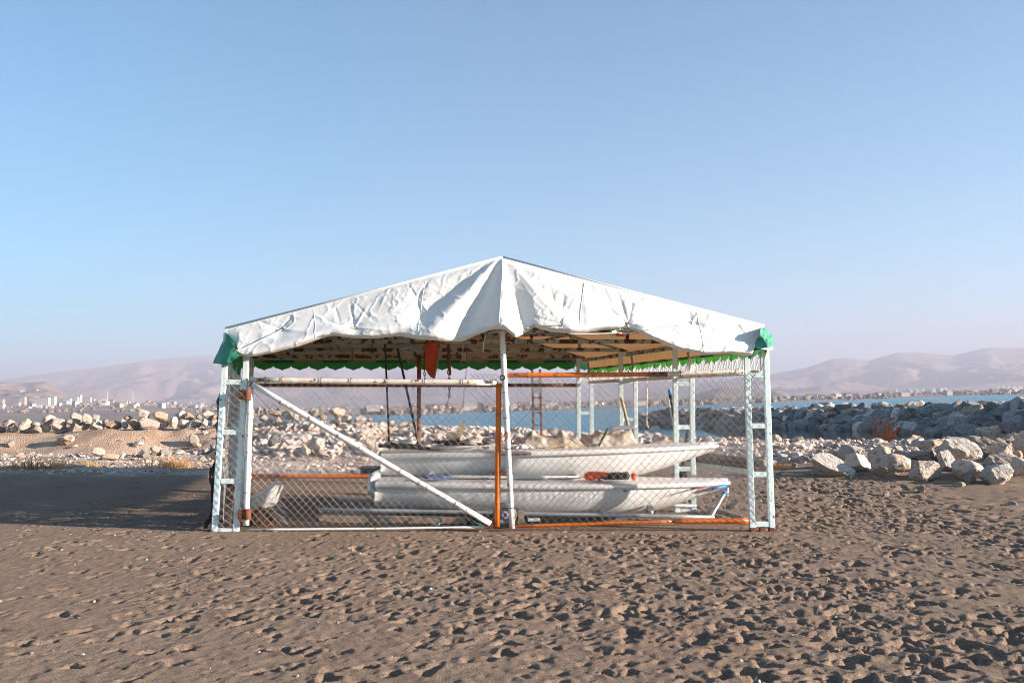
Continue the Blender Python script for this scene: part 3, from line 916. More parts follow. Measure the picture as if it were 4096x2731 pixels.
stones('rubble', 2600, (-14, 3.5), (19.5, 24.5), 0.05, 0.17, 2.6, lambda x, y: in_view(x, y) * np.where(x > -6.5, 0.8, 0.015), M['gravel'], 'broken rubble covering the slope of the bank', ICO2)
stones('rubble', 1500, (3, 20), (15.5, 33), 0.04, 0.15, 2.8, lambda x, y: in_view(x, y) * gravel_mask(x, y), M['gravel'], 'broken stones strewn over the gravel bench on the right', ICO2)
stones('pebbles', 6000, (-8, 8), (3.6, 14), 0.003, 0.013, 3.0, lambda x, y: in_view(x, y) * (0.25 + 0.75 * (vn2(x * 0.8, y * 0.8, 77) > 0)), M['pebble'], 'tiny pebbles and shell bits sprinkled over the brown sand')

# ------------------------------------------------------------------ boat shelter
EAVE = 2.15
def TX(side, Y):                 # centre line of the posts
    return (-3.02 - 0.262 * (Y - 10)) if side < 0 else (2.655 - 0.295 * (Y - 10))
DEP = [10.0, 11.67, 13.33, 15.0]
def base_z(x, y):
    return float(terrain(x, y)) 
shelter = thing('boat_shelter', 'open boat shelter with white canvas roof on pale blue ladder posts', 'shelter', (0, 12.5, 0.1))
LEG, HALF = 0.058, 0.105
for side in (-1, 1):
    for i, Y in enumerate(DEP):
        xc = TX(side, Y)
        zb = base_z(xc, Y) - 0.03
        lean = 0.0
        if side < 0 and i == 0:
            lean = 0.085
        elif side > 0 and i == 0:
            lean = -0.03
            zb += 0.07
        half = 0.115 if (side < 0 and i == 0) else HALF
        for k in (-1, 1):
            MB().bar((xc + k * half - lean / 2, Y, zb), (xc + k * half + lean / 2, Y, EAVE - 0.03), LEG, LEG, up=(0, 1, 0)).build('post_leg', M['pale_blue'], shelter)
        for z in (zb + 0.035, zb + 0.56, zb + 1.08, zb + 1.62, EAVE - 0.07):
            t = (z - zb) / (EAVE - zb)
            xo = xc + lean * (t - 0.5)
            MB().bar((xo - half + LEG / 2 + .001, Y, z), (xo + half - LEG / 2 - .001, Y, z), 0.05, 0.055).build('rung', M['pale_blue'], shelter)
        if side > 0 and i == 0:
            for k in (-1, 0, 1):
                MB().bar((xc + k * half * 0.95 - lean / 2, Y, zb - 0.12), (xc + k * half * 0.95 - lean / 2, Y, zb), 0.055, 0.06, up=(0, 1, 0)).build('post_foot', M['rust'], shelter)
RIDGE = 2.93
def ridge_x(Y):
    return (TX(-1, Y) + TX(1, Y)) / 2 + 0.07
for i, Y in enumerate(DEP):
    xl, xr_ = TX(-1, Y), TX(1, Y)
    xm = ridge_x(Y)
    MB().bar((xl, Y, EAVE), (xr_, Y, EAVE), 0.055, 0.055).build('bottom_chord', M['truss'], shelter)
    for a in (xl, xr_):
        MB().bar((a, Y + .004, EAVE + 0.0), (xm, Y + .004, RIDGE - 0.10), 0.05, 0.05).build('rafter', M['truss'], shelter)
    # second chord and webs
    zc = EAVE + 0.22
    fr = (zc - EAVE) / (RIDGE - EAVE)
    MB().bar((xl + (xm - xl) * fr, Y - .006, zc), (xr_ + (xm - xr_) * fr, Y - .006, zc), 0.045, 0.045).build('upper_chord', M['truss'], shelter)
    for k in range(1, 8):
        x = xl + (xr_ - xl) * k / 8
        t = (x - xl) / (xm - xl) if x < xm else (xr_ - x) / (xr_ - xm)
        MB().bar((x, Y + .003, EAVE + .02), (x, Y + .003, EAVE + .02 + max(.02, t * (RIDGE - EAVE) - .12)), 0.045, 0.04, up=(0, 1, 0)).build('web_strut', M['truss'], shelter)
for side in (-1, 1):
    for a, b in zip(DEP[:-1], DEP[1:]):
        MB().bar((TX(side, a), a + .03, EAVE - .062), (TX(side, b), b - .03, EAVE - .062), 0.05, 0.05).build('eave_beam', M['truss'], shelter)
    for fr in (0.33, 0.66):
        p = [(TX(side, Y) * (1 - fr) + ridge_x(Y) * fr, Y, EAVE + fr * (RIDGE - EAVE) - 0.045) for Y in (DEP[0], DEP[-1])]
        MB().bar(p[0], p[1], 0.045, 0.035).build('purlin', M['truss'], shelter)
# roof panels
OV = 0.06
for side in (-1, 1):
    nu, nv = 34, 40
    u, v = np.meshgrid(np.linspace(0, 1, nu), np.linspace(0, 1, nv))
    Y = 9.93 + v * 5.16
    xe = np.array([[TX(side, q) + side * OV for q in r] for r in Y])
    xm = np.array([[ridge_x(q) for q in r] for r in Y])
    X = xe + (xm - xe) * u
    sag = 0.045 * np.abs(np.sin(np.pi * (Y - 10) / 1.667)) * np.sin(np.pi * u) 
    Z = EAVE - 0.02 + (RIDGE - 0.03 - EAVE + 0.02) * u - sag + 0.01 * fbm2(X * 2, Y * 2, 3, 8)
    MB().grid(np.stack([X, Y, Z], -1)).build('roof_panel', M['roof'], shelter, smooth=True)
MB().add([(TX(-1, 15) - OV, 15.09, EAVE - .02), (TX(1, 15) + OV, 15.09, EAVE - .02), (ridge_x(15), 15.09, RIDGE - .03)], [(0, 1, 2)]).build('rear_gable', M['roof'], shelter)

# the loose front sheet
top_l, top_c, top_r = P(902, 1318, 9.9), P(2010, 1034, 9.9), P(3056, 1308, 9.9)
LOW = [(902,1322),(925,1380),(955,1420),(985,1431),(1030,1434),(1100,1420),(1200,1395),(1300,1360),(1340,1351),(1420,1362),(1500,1365),(1560,1360),(1610,1356),(1680,1372),(1780,1379),(1850,1378),(1905,1354),(1960,1336),(2000,1332),(2025,1338),(2062,1366),(2090,1352),(2135,1322),(2200,1342),(2260,1346),(2330,1344),(2400,1332),(2500,1322),(2535,1334),(2600,1368),(2700,1410),(2800,1430),(2900,1424),(2960,1428),(2990,1431),(3005,1404),(3030,1360),(3056,1312)]
nx, nv = 640, 130
xpix = np.linspace(902, 3056, nx)
ztop = np.where(xpix < 2010, top_l[2] + (top_c[2] - top_l[2]) * (xpix - 902) / (2010 - 902), top_c[2] + (top_r[2] - top_c[2]) * (xpix - 2010) / (3056 - 2010))
zlow = 1.3 + (np.interp(xpix, [q[0] for q in LOW], [-(q[1] - 1635) for q in LOW])) / F * 9.9 * 1.0
V = np.linspace(0, 1, nv)
VV, XP = np.meshgrid(V, xpix, indexing='ij')
SXX = (XP - 2048) / F * 9.9
SZ = ztop[None] * (1 - VV) + zlow[None] * VV
yoff = np.zeros_like(SXX)
ax, az = top_c[0], top_c[2] + 0.06
ddx, ddz = SXX - ax, az - SZ
ang = np.arctan2(ddx, ddz)
rad = np.hypot(ddx, ddz)
prof_a = np.linspace(-1.5, 1.5, 301)
prof_d = interp(prof_a, [(-1.5, 0), (-1.12, 0), (-.96, -.030), (-.90, -.042), (-.74, .050), (-.66, .055), (-.44, -.075), (-.36, -.07), (-.06, .085), (.04, .095), (.10, .06), (.27, -.035), (.50, .005), (.70, .042), (.80, -.018), (1.0, .008), (1.12, 0), (1.5, 0)])
prof_d = np.convolve(np.pad(prof_d, 4, mode='edge'), np.ones(9) / 9, 'valid')
yoff -= np.interp(ang, prof_a, prof_d) * np.clip(rad / 0.75, 0, 1.15) * np.exp(-np.clip(rad - 1.05, 0, None) / 0.7)
def crease(px_, py_, dx_, dy_, wid, am):
    a_, b_ = P(px_, py_, 9.9), P(px_ + dx_, py_ + dy_, 9.9)
    ax_, az_ = b_[0] - a_[0], b_[2] - a_[2]
    L_ = math.hypot(ax_, az_)
    t_ = ((SXX - a_[0]) * ax_ + (SZ - a_[2]) * az_) / L_
    n_ = ((SXX - a_[0]) * -az_ + (SZ - a_[2]) * ax_) / L_
    w_ = wid * (0.35 + 0.65 * np.clip(t_ / L_, 0, 1))
    return 0.36 * am * np.exp(-(n_ / (0.8 * w_)) ** 2) * sstep(-.03, .05, t_) * (1 - sstep(.45 * L_, L_, t_))
for c_ in [(1672,1196,-45,-70,.025,.022),(1672,1196,60,-95,.03,.025),(1672,1196,-60,70,.03,-.02),(1672,1196,30,100,.03,.022),(1672,1196,-140,40,.035,.014),
           (1428,1315,-30,-130,.03,.022),(1428,1315,60,-110,.03,-.02),(1428,1315,-180,-40,.04,.02),(1428,1315,200,20,.04,-.022),
           (1128,1317,-150,-50,.04,.02),(1128,1317,60,-70,.03,.018),(1128,1317,180,20,.05,-.022),
           (1700,1300,-170,-20,.035,-.022),(1700,1300,-40,-110,.03,.018),(2240,1305,-45,-160,.03,.026),(2240,1305,20,-190,.035,.022),(2240,1305,80,-150,.035,-.02),(2240,1305,-90,-20,.03,.02),
           (2505,1300,-30,-120,.025,.028),(2505,1300,-90,-90,.03,-.026),(2505,1300,30,-130,.03,.024),(2505,1300,-150,-30,.04,.026),(2505,1300,180,25,.045,-.02),(2505,1300,-60,-190,.04,.02),
           (2760,1292,-10,-60,.03,.022),(2760,1292,40,-55,.03,-.018),(2760,1292,160,70,.05,.018),(2990,1360,-110,-40,.035,.025),(2990,1360,-60,-100,.035,-.022),(2990,1360,-70,60,.035,.022),(2990,1360,20,-110,.03,.02),
           (1300,1350,140,-30,.05,-.03),(1180,1390,220,-40,.05,.03),(2600,1340,300,20,.06,.03),(2560,1300,380,70,.07,-.03),(1420,1210,120,120,.03,.012),(1560,1150,-50,120,.03,-.012),(1340,1220,40,110,.035,.012),(2420,1150,60,140,.035,-.016),(2330,1130,-20,150,.04,.014),(1960,1320,-120,20,.04,.03)]:
    yoff += crease(*c_)
for (tx_, ty_, ampk, nray) in ((1128, 1317, .035, 7), (1428, 1315, .045, 8), (1672, 1196, .030, 6), (1700, 1300, .035, 6), (2240, 1305, .05, 8), (2505, 1300, .06, 9), (2760, 1292, .04, 7), (2990, 1360, .04, 7), (1950, 1305, .05, 7)):
    c = P(tx_, ty_, 9.9)
    dx, dz = SXX - c[0], SZ - c[2]
    r = np.hypot(dx, dz)
    th = np.arctan2(dz, dx)
    yoff += 0.6 * ampk * np.exp(-(r / 0.09) ** 2)
yoff += 0.014 * fbm2(SXX * 1.3 + 3, SZ * 2.2, 2, 61)
yoff -= 0.26 * VV * np.clip((ztop - zlow)[None] / 0.6, 0, 1)
rdg = 1 - np.abs(fbm2(SXX * 2.3 + SZ * 1.2, SZ * 2.6 - SXX * 0.8, 3, 64))
yoff -= 0.006 * rdg ** 4
rd2 = 1 - np.abs(fbm2(SXX * 5.3 - SZ * 3.2, SZ * 4.6 + SXX * 1.4, 3, 66))
yoff -= 0.006 * rd2 ** 6
for (fa, fb, sd, am) in ((3.2, 1.2, 83, .0034), (1.2, 3.6, 87, .0030), (6.0, 5.0, 89, .0010)):
    rr_ = 1 - np.abs(fbm2((SXX + 0.6 * SZ) * fa, (SZ - 0.5 * SXX) * fb, 2, sd))
    yoff -= am * rr_ ** 14 * sstep(-.1, .5, vn2(SXX * 1.2, SZ * 1.7, sd + 2))
# sagging belly above the hem and a curled hem
hgt = ztop[None] - zlow[None]
yoff -= 0.045 * np.exp(-((VV - 0.80) / 0.14) ** 2) * np.clip(hgt / 0.4, 0, 1) * (0.55 + 0.6 * vn2(SXX * 1.1 + 9, SXX * 0 + .5, 4))
curl = np.clip((VV - 0.90) / 0.10, 0, 1)
yoff += 0.13 * curl ** 2
SZ = SZ + 0.045 * np.clip(curl - 0.6, 0, 1) ** 2 * 4
edge = np.clip(VV / 0.06, 0, 1)
tp = np.clip(np.minimum(XP - 902, 3056 - XP) / 60.0, 0.15, 1)
SY = 9.885 + np.clip(yoff, -0.42, 0.12) * edge * tp - 0.02
front = MB().grid(np.stack([SXX, SY, SZ], -1)).build('front_sheet', M['canvas'], shelter, smooth=True)
# lip of the roof canvas lapped over the front edge
for (a, b) in ((top_l, top_c), (top_r, top_c)):
    MB().tube([a + (0, 0.0, 0.012), (a + b) / 2 + (0, 0, .006), b + (0, 0.0, 0.012)], 0.016, 8).build('roof_edge', M['canvas'], shelter, smooth=True)
# tie ropes on the sheet
def surf_y(x, z):
    i = int(np.clip(np.searchsorted(SXX[0], x), 0, nx - 1))
    j = int(np.argmin(np.abs(SZ[:, i] - z)))
    return SY[j, i]
def sheet_rope(pix, r=0.006):
    pts_ = []
    for (a, b) in zip(pix[:-1], pix[1:]):
        for t in np.linspace(0, 1, 14, endpoint=False):
            x, y = a[0] + (b[0] - a[0]) * t, a[1] + (b[1] - a[1]) * t
            q = P(x, y, 9.8)
            pts_.append((q[0], surf_y(q[0], q[2]) - 0.015, q[2]))
    MB().tube(pts_, r, 6).build('tie_rope', M['rope_white'], front, smooth=True)
sheet_rope([(1128, 1318), (985, 1395), (940, 1410)])
sheet_rope([(2760, 1294), (2640, 1312), (2520, 1332), (2380, 1338), (2260, 1340)])
sheet_rope([(2505, 1300), (2515, 1325), (2480, 1318), (2440, 1330), (2505, 1338)], 0.008)
sheet_rope([(2990, 1360), (3020, 1385), (3060, 1395)])
sheet_rope([(2240, 1304), (2150, 1310), (2100, 1318)])
sheet_rope([(1428, 1315), (1360, 1330), (1300, 1345)])
def sheet_line(pix, r, name, m_, lift):
    pts_ = []
    for (a, b) in zip(pix[:-1], pix[1:]):
        for t in np.linspace(0, 1, 16, endpoint=False):
            q = P(a[0] + (b[0] - a[0]) * t, a[1] + (b[1] - a[1]) * t, 9.8)
            pts_.append((q[0], surf_y(q[0], q[2]) - lift, q[2]))
    MB().tube(pts_, r, 5).build(name, m_, front, smooth=True)
for pix in ([(1700, 1122), (1688, 1200), (1678, 1340)], [(2012, 1050), (2004, 1180), (1996, 1322)], [(2338, 1130), (2322, 1230), (2310, 1335)], [(1250, 1240), (1262, 1300), (1270, 1360)], [(2790, 1250), (2800, 1330), (2806, 1415)]):
    sheet_line(pix, 0.0024, 'seam', M['canvas'], 0.001)
for (ex_, ey_) in ((1128, 1317), (1428, 1315), (2240, 1305), (2505, 1298), (2762, 1292)):
    q = P(ex_, ey_, 9.8)
    yy_ = surf_y(q[0], q[2])
    MB().tube([(q[0] + .013 * math.cos(a), yy_ - .006, q[2] + .013 * math.sin(a)) for a in np.linspace(0, 6.283, 11)], .006, 5, cap=False).build('eyelet', M['rust'], front)
def hang_rope(name, pts_, r, m_, label, cat, seg=True):
    return tag(MB().tube(pts_, r, 6).build(name, m_, smooth=True), label, cat)

# valances
def valance(p0, p1, n, ztop_, zmid, zbot, m_, name, normal=(0, 0, 0), wav=0.0, flare=0.0, rows=5):
    p0, p1 = np.array(p0, float), np.array(p1, float)
    tt = np.array([0, .15, .4, .75, .92, 1.0]); dd = np.array([1, .80, .64, .46, .26, 0.0])
    cols = n * 20 + 1
    s = np.linspace(0, n, cols)
    t = np.abs(2 * (s % 1.0) - 1)
    zb = zmid - (zmid - zbot) * np.interp(t, tt, dd)
    pts_ = []
    nm = np.array(normal, float)
    for k in range(rows):
        f = k / (rows - 1)
        z = ztop_ + (zb - ztop_) * f
        base = p0[None, :2] + (p1 - p0)[None, :2] * (s / n)[:, None]
        off = wav * f * np.sin(s * 3.1) + flare * f ** 1.4
        pts_.append(np.column_stack([base[:, 0] + nm[0] * off, base[:, 1] + nm[1] * off, z]))
    return MB().grid(np.array(pts_)).build(name, m_, shelter, smooth=True)
bl, br = (TX(-1, 15) - .15, 15.1, 0), (TX(1, 15) + .15, 15.1, 0)
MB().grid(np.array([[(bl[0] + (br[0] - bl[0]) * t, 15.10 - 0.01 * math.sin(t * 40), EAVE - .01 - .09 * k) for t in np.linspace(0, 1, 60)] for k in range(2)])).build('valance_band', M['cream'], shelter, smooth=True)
valance(bl, br, 20, EAVE - .055, 2.00, 1.925, M['green'], 'scalloped_valance', (0, 1, 0), 0.012)
for k in range(12):
    x = bl[0] + (br[0] - bl[0]) * (k + .5) / 12
    MB().box((x, 15.07, EAVE + .0), (.03, .03, .07)).build('clip', M['black'], shelter)
er = [(TX(1, Y) + OV - .01, Y, 0) for Y in (9.95, 15.05)]
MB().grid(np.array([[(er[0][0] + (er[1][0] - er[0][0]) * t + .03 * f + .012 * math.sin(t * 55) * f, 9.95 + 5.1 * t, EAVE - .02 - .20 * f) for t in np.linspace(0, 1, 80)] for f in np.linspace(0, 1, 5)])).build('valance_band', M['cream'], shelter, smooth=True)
valance((er[0][0] + .03, 9.95, 0), (er[1][0] + .03, 15.05, 0), 26, EAVE - .187, EAVE - .235, EAVE - .315, M['green'], 'scalloped_valance', (1, 0, 0), 0.02)
el = [(TX(-1, Y) - OV + .01, Y, 0) for Y in (9.95, 15.05)]
valance(el[0], el[1], 22, EAVE - .02, EAVE - .22, EAVE - .33, M['green'], 'scalloped_valance', (-1, 0, 0), 0.03, 0.06)
# zigzag lacing from the right valance to the side rail
A_, B_ = [], []
n = 44
for k in range(n):
    t0, t1 = k / n, (k + 0.55) / n
    x0 = er[0][0] + (er[1][0] - er[0][0]) * t0 + .03
    x1 = TX(1, 9.95 + 5.1 * t1) + .04
    A_.append((x0, 9.95 + 5.1 * t0, EAVE - .22)); B_.append((x1, 9.95 + 5.1 * t1, 1.70))
    if k < n - 1:
        t2 = (k + 1.1) / n
        A_.append((x1, 9.95 + 5.1 * t1, 1.70)); B_.append((er[0][0] + (er[1][0] - er[0][0]) * t2 + .03, 9.95 + 5.1 * t2, EAVE - .22))
lac = MB().segs(A_, B_, np.full(len(A_), .0065), 5).build('lacing_cord', M['rope_white'], shelter)
lac['kind'] = 'stuff'
# flaps at the two front corners
def crumple(poly_top, poly_bot, n, rows, amp_, seed, name, m_, freq=6, ydep=0.15):
    a = np.array([poly_top[0] + (poly_top[-1] - poly_top[0]) * 0 for _ in range(1)])
    s = np.linspace(0, 1, n)
    def samp(poly):
        poly = np.array(poly)
        d = np.concatenate([[0], np.cumsum(np.linalg.norm(np.diff(poly, axis=0), axis=1))]); d /= d[-1]
        return np.stack([np.interp(s, d, poly[:, i]) for i in range(3)], -1)
    T, B = samp(poly_top), samp(poly_bot)
    f = np.linspace(0, 1, rows)[:, None, None]
    G = T[None] * (1 - f) + B[None] * f
    nn = fbm2(G[:, :, 0] * freq, G[:, :, 2] * freq, 3, seed)
    fold = np.sin(np.linspace(0, 1, n)[None] * 11 + 3 * f[:, :, 0]) 
    G[:, :, 1] += amp_ * nn + 0.6 * amp_ * fold * f[:, :, 0]
    return MB().grid(G).build(name, m_, shelter, smooth=True)
crumple([P(905, 1326, 10.5), P(904, 1324, 10.1), P(912, 1335, 9.80), P(940, 1368, 9.72)], [P(862, 1448, 10.5), P(851, 1452, 10.0), P(880, 1456, 9.78), P(912, 1462, 9.72), P(935, 1440, 9.70), P(962, 1419, 9.68)], 40, 16, 0.03, 3, 'corner_flap', M['green_flap'])
crumple([P(3040, 1318, 9.72), P(3056, 1306, 9.86), P(3064, 1310, 10.3)], [P(3025, 1392, 9.66), P(3060, 1390, 9.68), P(3094, 1385, 9.85), P(3098, 1372, 10.3)], 40, 18, 0.055, 5, 'corner_flap', M['green_flap'], 9)
crumple([P(3010, 1376, 9.75), P(3050, 1385, 9.74), P(3092, 1384, 9.80)], [P(3016, 1388, 9.72), P(3050, 1396, 9.72), P(3090, 1402, 9.80)], 24, 5, 0.012, 8, 'corner_binding', M['canvas'])
crumple([P(3005, 1388, 9.90), P(3040, 1390, 9.93), P(3075, 1396, 9.95)], [P(2992, 1436, 9.92), P(3012, 1428, 9.93), P(3030, 1415, 9.94), P(3076, 1404, 9.97)], 24, 6, 0.02, 9, 'corner_flap', M['green'])

# ------------------------------------------------------------------ fences and gate
def chainlink(corner, ex, ez, W, Hh, pitch, r, seed, loose=0.004, slack=0.0, trim=None):
    g = np.random.default_rng(seed)
    corner, ex, ez = np.array(corner, float), np.array(ex, float), np.array(ez, float)
    nrm = np.cross(ex, ez)
    nc, nr = int(W / (pitch / 2)), int(Hh / (pitch / 2))
    i, j = np.meshgrid(np.arange(nc + 1), np.arange(nr + 1), indexing='ij')
    x = i * W / nc
    z = j * Hh / nr
    x = x + loose * vn2(x * 3, z * 3, seed) + 0.5 * loose * g.standard_normal(x.shape)
    z = z + loose * vn2(x * 3 + 7, z * 3, seed + 1) - slack * np.sin(np.pi * x / W) * (z / Hh)
    d = 0.022 * fbm2(x * 1.3, z * 1.3, 2, seed + 3)
    x = x + 0.010 * fbm2(x * 1.1 + 5, z * 1.1, 2, seed + 5)
    z = z + 0.010 * fbm2(x * 1.1 + 9, z * 1.1, 2, seed + 6)
    pos = corner + x[..., None] * ex + z[..., None] * ez + d[..., None] * nrm
    A, B = [], []
    for c in range(nc):
        up = ((np.arange(nr) + c) % 2 == 0)
        a = np.where(up[:, None], pos[c, :-1], pos[c + 1, :-1])
        b = np.where(up[:, None], pos[c + 1, 1:], pos[c, 1:])
        tw = 0.35 * r * (1 if c % 2 else -1)
        A.append(a + nrm * tw); B.append(b + nrm * tw)
    A, B = np.concatenate(A), np.concatenate(B)
    if trim is not None:
        k = trim(A) & trim(B)
        A, B = A[k], B[k]
    return MB().segs(A, B, np.full(len(A), r), 3)
def stuff(o):
    o['kind'] = 'stuff'
    return o
def pipe(a, b, r, n=14, bend=0.0):
    a, b = np.array(a, float), np.array(b, float)
    t = np.linspace(0, 1, 9)[:, None]
    p = a + (b - a) * t
    p[:, 2] -= bend * np.sin(np.pi * t[:, 0])
    return MB().tube(p, r, n)
def tie(parent, p, d, r, m_=None):
    d = np.array(d, float); d /= np.linalg.norm(d)
    ref = np.array((0, 0, 1.0)) if abs(d[2]) < .9 else np.array((1.0, 0, 0))
    s = np.cross(d, ref); s /= np.linalg.norm(s); b = np.cross(s, d)
    ring = [np.array(p) + r * (math.cos(a) * s + math.sin(a) * b) for a in np.linspace(0, 2 * math.pi, 13)]
    MB().tube(ring, 0.0032, 5, cap=False).build('wire_tie', m_ or M['dark_wire'], parent)

YF = 9.97
gate = thing('chain_link_gate', 'chain link gate with rusty white pipes, diagonal brace and orange lock post', 'gate', P(1480, 2112, YF))
g_tl, g_tr, g_bl, g_br = P(1003, 1519, YF), P(1986, 1530, YF), P(984, 2100, YF), P(1989, 2104, YF)
pipe(g_tl, g_tr, 0.031, bend=0.005).build('top_pipe', M['rusty_white'], gate, smooth=True)
pipe(g_tl + (0.0, 0, -0.03), g_bl, 0.033).build('hinge_post', M['white_pipe'], gate, smooth=True)
pipe(g_tr + (0.025, .01, -0.005), g_br, 0.030).build('lock_post', M['orange_pipe'], gate, smooth=True)
pipe(P(1010, 1536, YF - .03), P(1962, 2094, YF - .03), 0.031, bend=0.01).build('brace', M['white_pipe'], gate, smooth=True)
pipe(P(995, 2117, YF), P(1962, 2106, YF), 0.012, bend=0.006).build('bottom_bar', M['white_pipe'], gate, smooth=True)
mesh_h = 1.56
stuff(chainlink(P(1004, 2112, YF + .035), (1, 0, .004), (0.012, 0, 1), 2.62, mesh_h, 0.083, 0.0029, 3, 0.005).build('wire_mesh', M['wire'], gate))
for y in (1578, 2055):
    MB().box(P(975, y, 9.93), (.11, .07, .10)).build('hinge', M['rust'], gate)
    MB().tube([P(990, y - 20, 9.92), P(990, y + 22, 9.92)], 0.040, 12).build('hinge_pin', M['rust'], gate)
MB().box(P(1958, 2098, 9.95), (.07, .06, .07)).build('corner_plate', M['rust'], gate)
MB().box(P(1018, 1540, 9.95), (.08, .05, .06), ry=.5).build('corner_plate', M['rust'], gate)
for x in (1060, 1130, 1285, 1405, 1550, 1700, 1850, 1970):
    p = P(x, 1519 + (x - 1003) * .011, YF)
    tie(gate, p, (1, 0, 0), .038)
for t in (0.12, .24, .36, .45, .62, .70, .85):
    tie(gate, P(1010 + 952 * t, 1536 + 558 * t + 3, YF - .03), (1, 0, -.59), .035)
for y in (1655, 1810, 1970):
    tie(gate, g_tl + (g_bl - g_tl) * ((y - 1519) / 581), (0, 0, 1), .037)
for y in (1655, 1800, 1890):
    tie(gate, g_tr + (g_br - g_tr) * ((y - 1530) / 574) + (0.015, .01, 0), (0, 0, 1), .038)

fence = thing('chain_link_fence', 'front chain link panel with orange top rail beside the gate', 'fence', P(2520, 2100, 9.95))
pipe(P(2008, 1325, 9.95), P(2049, 2112, 9.95), 0.031).build('pole', M['white_pipe'], fence, smooth=True)
r0, r1, r2, r3 = P(2028, 1501, 9.97), P(2592, 1497, 9.97), P(2668, 1496, 9.97), P(2974, 1488, 9.97)
pipe(r0, r1, 0.027).build('top_rail', M['orange_pipe'], fence, smooth=True)['label'] = 'orange painted length of the top rail'
pipe(r1, r2, 0.0268).build('top_rail', M['rust'], fence, smooth=True)['label'] = 'rusted bare length of the top rail'
pipe(r2, r3, 0.027).build('top_rail', M['rusty_white'], fence, smooth=True)['label'] = 'flaking white length of the top rail'
b0, b1, b2 = P(2066, 2104, 9.98), P(2700, 2084, 9.98), P(2992, 2082, 9.98)
pipe(b0, b1, 0.017).build('bottom_rail', M['orange_pipe'], fence, smooth=True)
pipe(b1, b2, 0.030).build('bottom_rail', M['orange_pipe'], fence, smooth=True)
stuff(chainlink(P(2052, 2098, 9.93), (1, 0, .012), (-0.008, 0, 1), 2.74, 1.60, 0.083, 0.0029, 5, 0.006, 0.01).build('wire_mesh', M['wire'], fence))
MB().tube([P(2010, 1510, 9.9) + 0.024 * np.array((math.cos(a), 0, math.sin(a))) for a in np.linspace(0, 6.283, 14)], 0.007, 6, cap=False).build('ring', M['black'], fence)
for x in (2110, 2230, 2375, 2515, 2720, 2950):
    tie(fence, P(x, 1501 - (x - 2028) * .0137, 9.97), (1, 0, 0), .035)
for y in (1570, 1672, 1795, 1960, 2030):
    tie(fence, P(2008 + 41 * (y - 1325) / 787, y, 9.95), (0, 0, 1), .035)
# side fences
def side_fence(side, label, pitch, top):
    y0, y1 = 10.06, 14.95
    a = np.array((TX(side, y0) + side * .06, y0, 0.05)); b = np.array((TX(side, y1) + side * .06, y1, 0.20))
    f = thing('chain_link_fence', label, 'fence', (a + b) / 2)
    L_ = np.linalg.norm((b - a)[:2])
    ex = np.array(((b - a)[0], (b - a)[1], 0.0)); ex /= np.linalg.norm(ex)
    stuff(chainlink(a + (0, 0, .03), ex, (0, 0, 1), L_, top - .05, pitch, 0.0018, 21 + side, 0.006).build('wire_mesh', M['wire'], f))
    pipe(np.array((a[0], a[1], 1.70)), np.array((b[0], b[1], 1.73)), 0.026).build('top_rail', M['rusty_white'] if side > 0 else M['white_pipe'], f, smooth=True)
    if side == 0:
        pipe(np.array((a[0], a[1], 0.10)), np.array((b[0], b[1], 0.22)), 0.024).build('bottom_rail', M['orange_pipe'], f, smooth=True)
    return f
side_fence(1, 'chain link fence panel along the side by the bows', 0.070, 1.66)
side_fence(-1, 'chain link fence panel along the side with the black netting', 0.083, 1.62)
rear = thing('chain_link_fence', 'rear chain link panel with orange rails behind the boats', 'fence', (-1.5, 15.0, 0.2))
ra, rbk = np.array((TX(-1, 15) + .1, 15.05, 0.22)), np.array((TX(1, 15) - .1, 15.05, 0.22))
pipe(ra + (0, 0, .0), rbk, 0.030).build('bottom_rail', M['orange_pipe'], rear, smooth=True)
pipe(ra + (0, 0, 1.465), rbk + (0, 0, 1.465), 0.030).build('top_rail', M['rust_orange'], rear, smooth=True)
stuff(chainlink(ra + (0, -.04, .02), (1, 0, 0), (0, 0, 1), rbk[0] - ra[0], 1.44, 0.083, 0.0020, 31, 0.006).build('wire_mesh', M['wire'], rear))
stuff(chainlink(P(1880, 1545, 15.0), (1, 0, 0), (0, 0, 1), 1.75, .20, 0.083, 0.0029, 33, 0.012).build('torn_mesh_edge', M['dark_wire'], rear))
xp = P(1676, 1540, 15.08)[0]
pipe((xp, 15.08, .2), (xp, 15.08, EAVE), 0.034).build('middle_post', M['rust_orange'], rear, smooth=True)
# mesh scrap over the left post
scrap = stuff(chainlink(P(868, 2115, 9.90), (1, 0, 0), (0.03, 0, 1), .24, 1.60, 0.083, 0.0029, 41, 0.014).build('wire_mesh', M['wire'], thing('mesh_scrap', 'frayed strip of chain link wired over the ladder post beside the hinges', 'wire mesh', P(905, 2120, 9.9))))
# rusty chain and padlock on the gate
def chain(name, pts_, label, m_, link=0.022, rw=0.0035):
    o = None
    pts_ = np.array(pts_, float)
    d = np.concatenate([[0], np.cumsum(np.linalg.norm(np.diff(pts_, axis=0), axis=1))])
    n_ = max(2, int(d[-1] / (link * 1.35)))
    root = thing(name, label, 'chain', pts_[-1])
    for k in range(n_):
        s0, s1 = d[-1] * k / n_, d[-1] * (k + 1) / n_
        a = np.array([np.interp(s0, d, pts_[:, i]) for i in range(3)]); b = np.array([np.interp(s1, d, pts_[:, i]) for i in range(3)])
        c, ax_ = (a + b) / 2, (b - a) / np.linalg.norm(b - a)
        ref = np.array((0.0, 1, 0)) if k % 2 else np.array((1.0, .1, .2))
        s = np.cross(ax_, ref); s /= np.linalg.norm(s)
        ring = [c + ax_ * link * .85 * math.cos(q) + s * link * .42 * math.sin(q) for q in np.linspace(0, 6.283, 9)]
        MB().tube(ring, rw, 4, cap=False).build('link', m_, root)
    return root
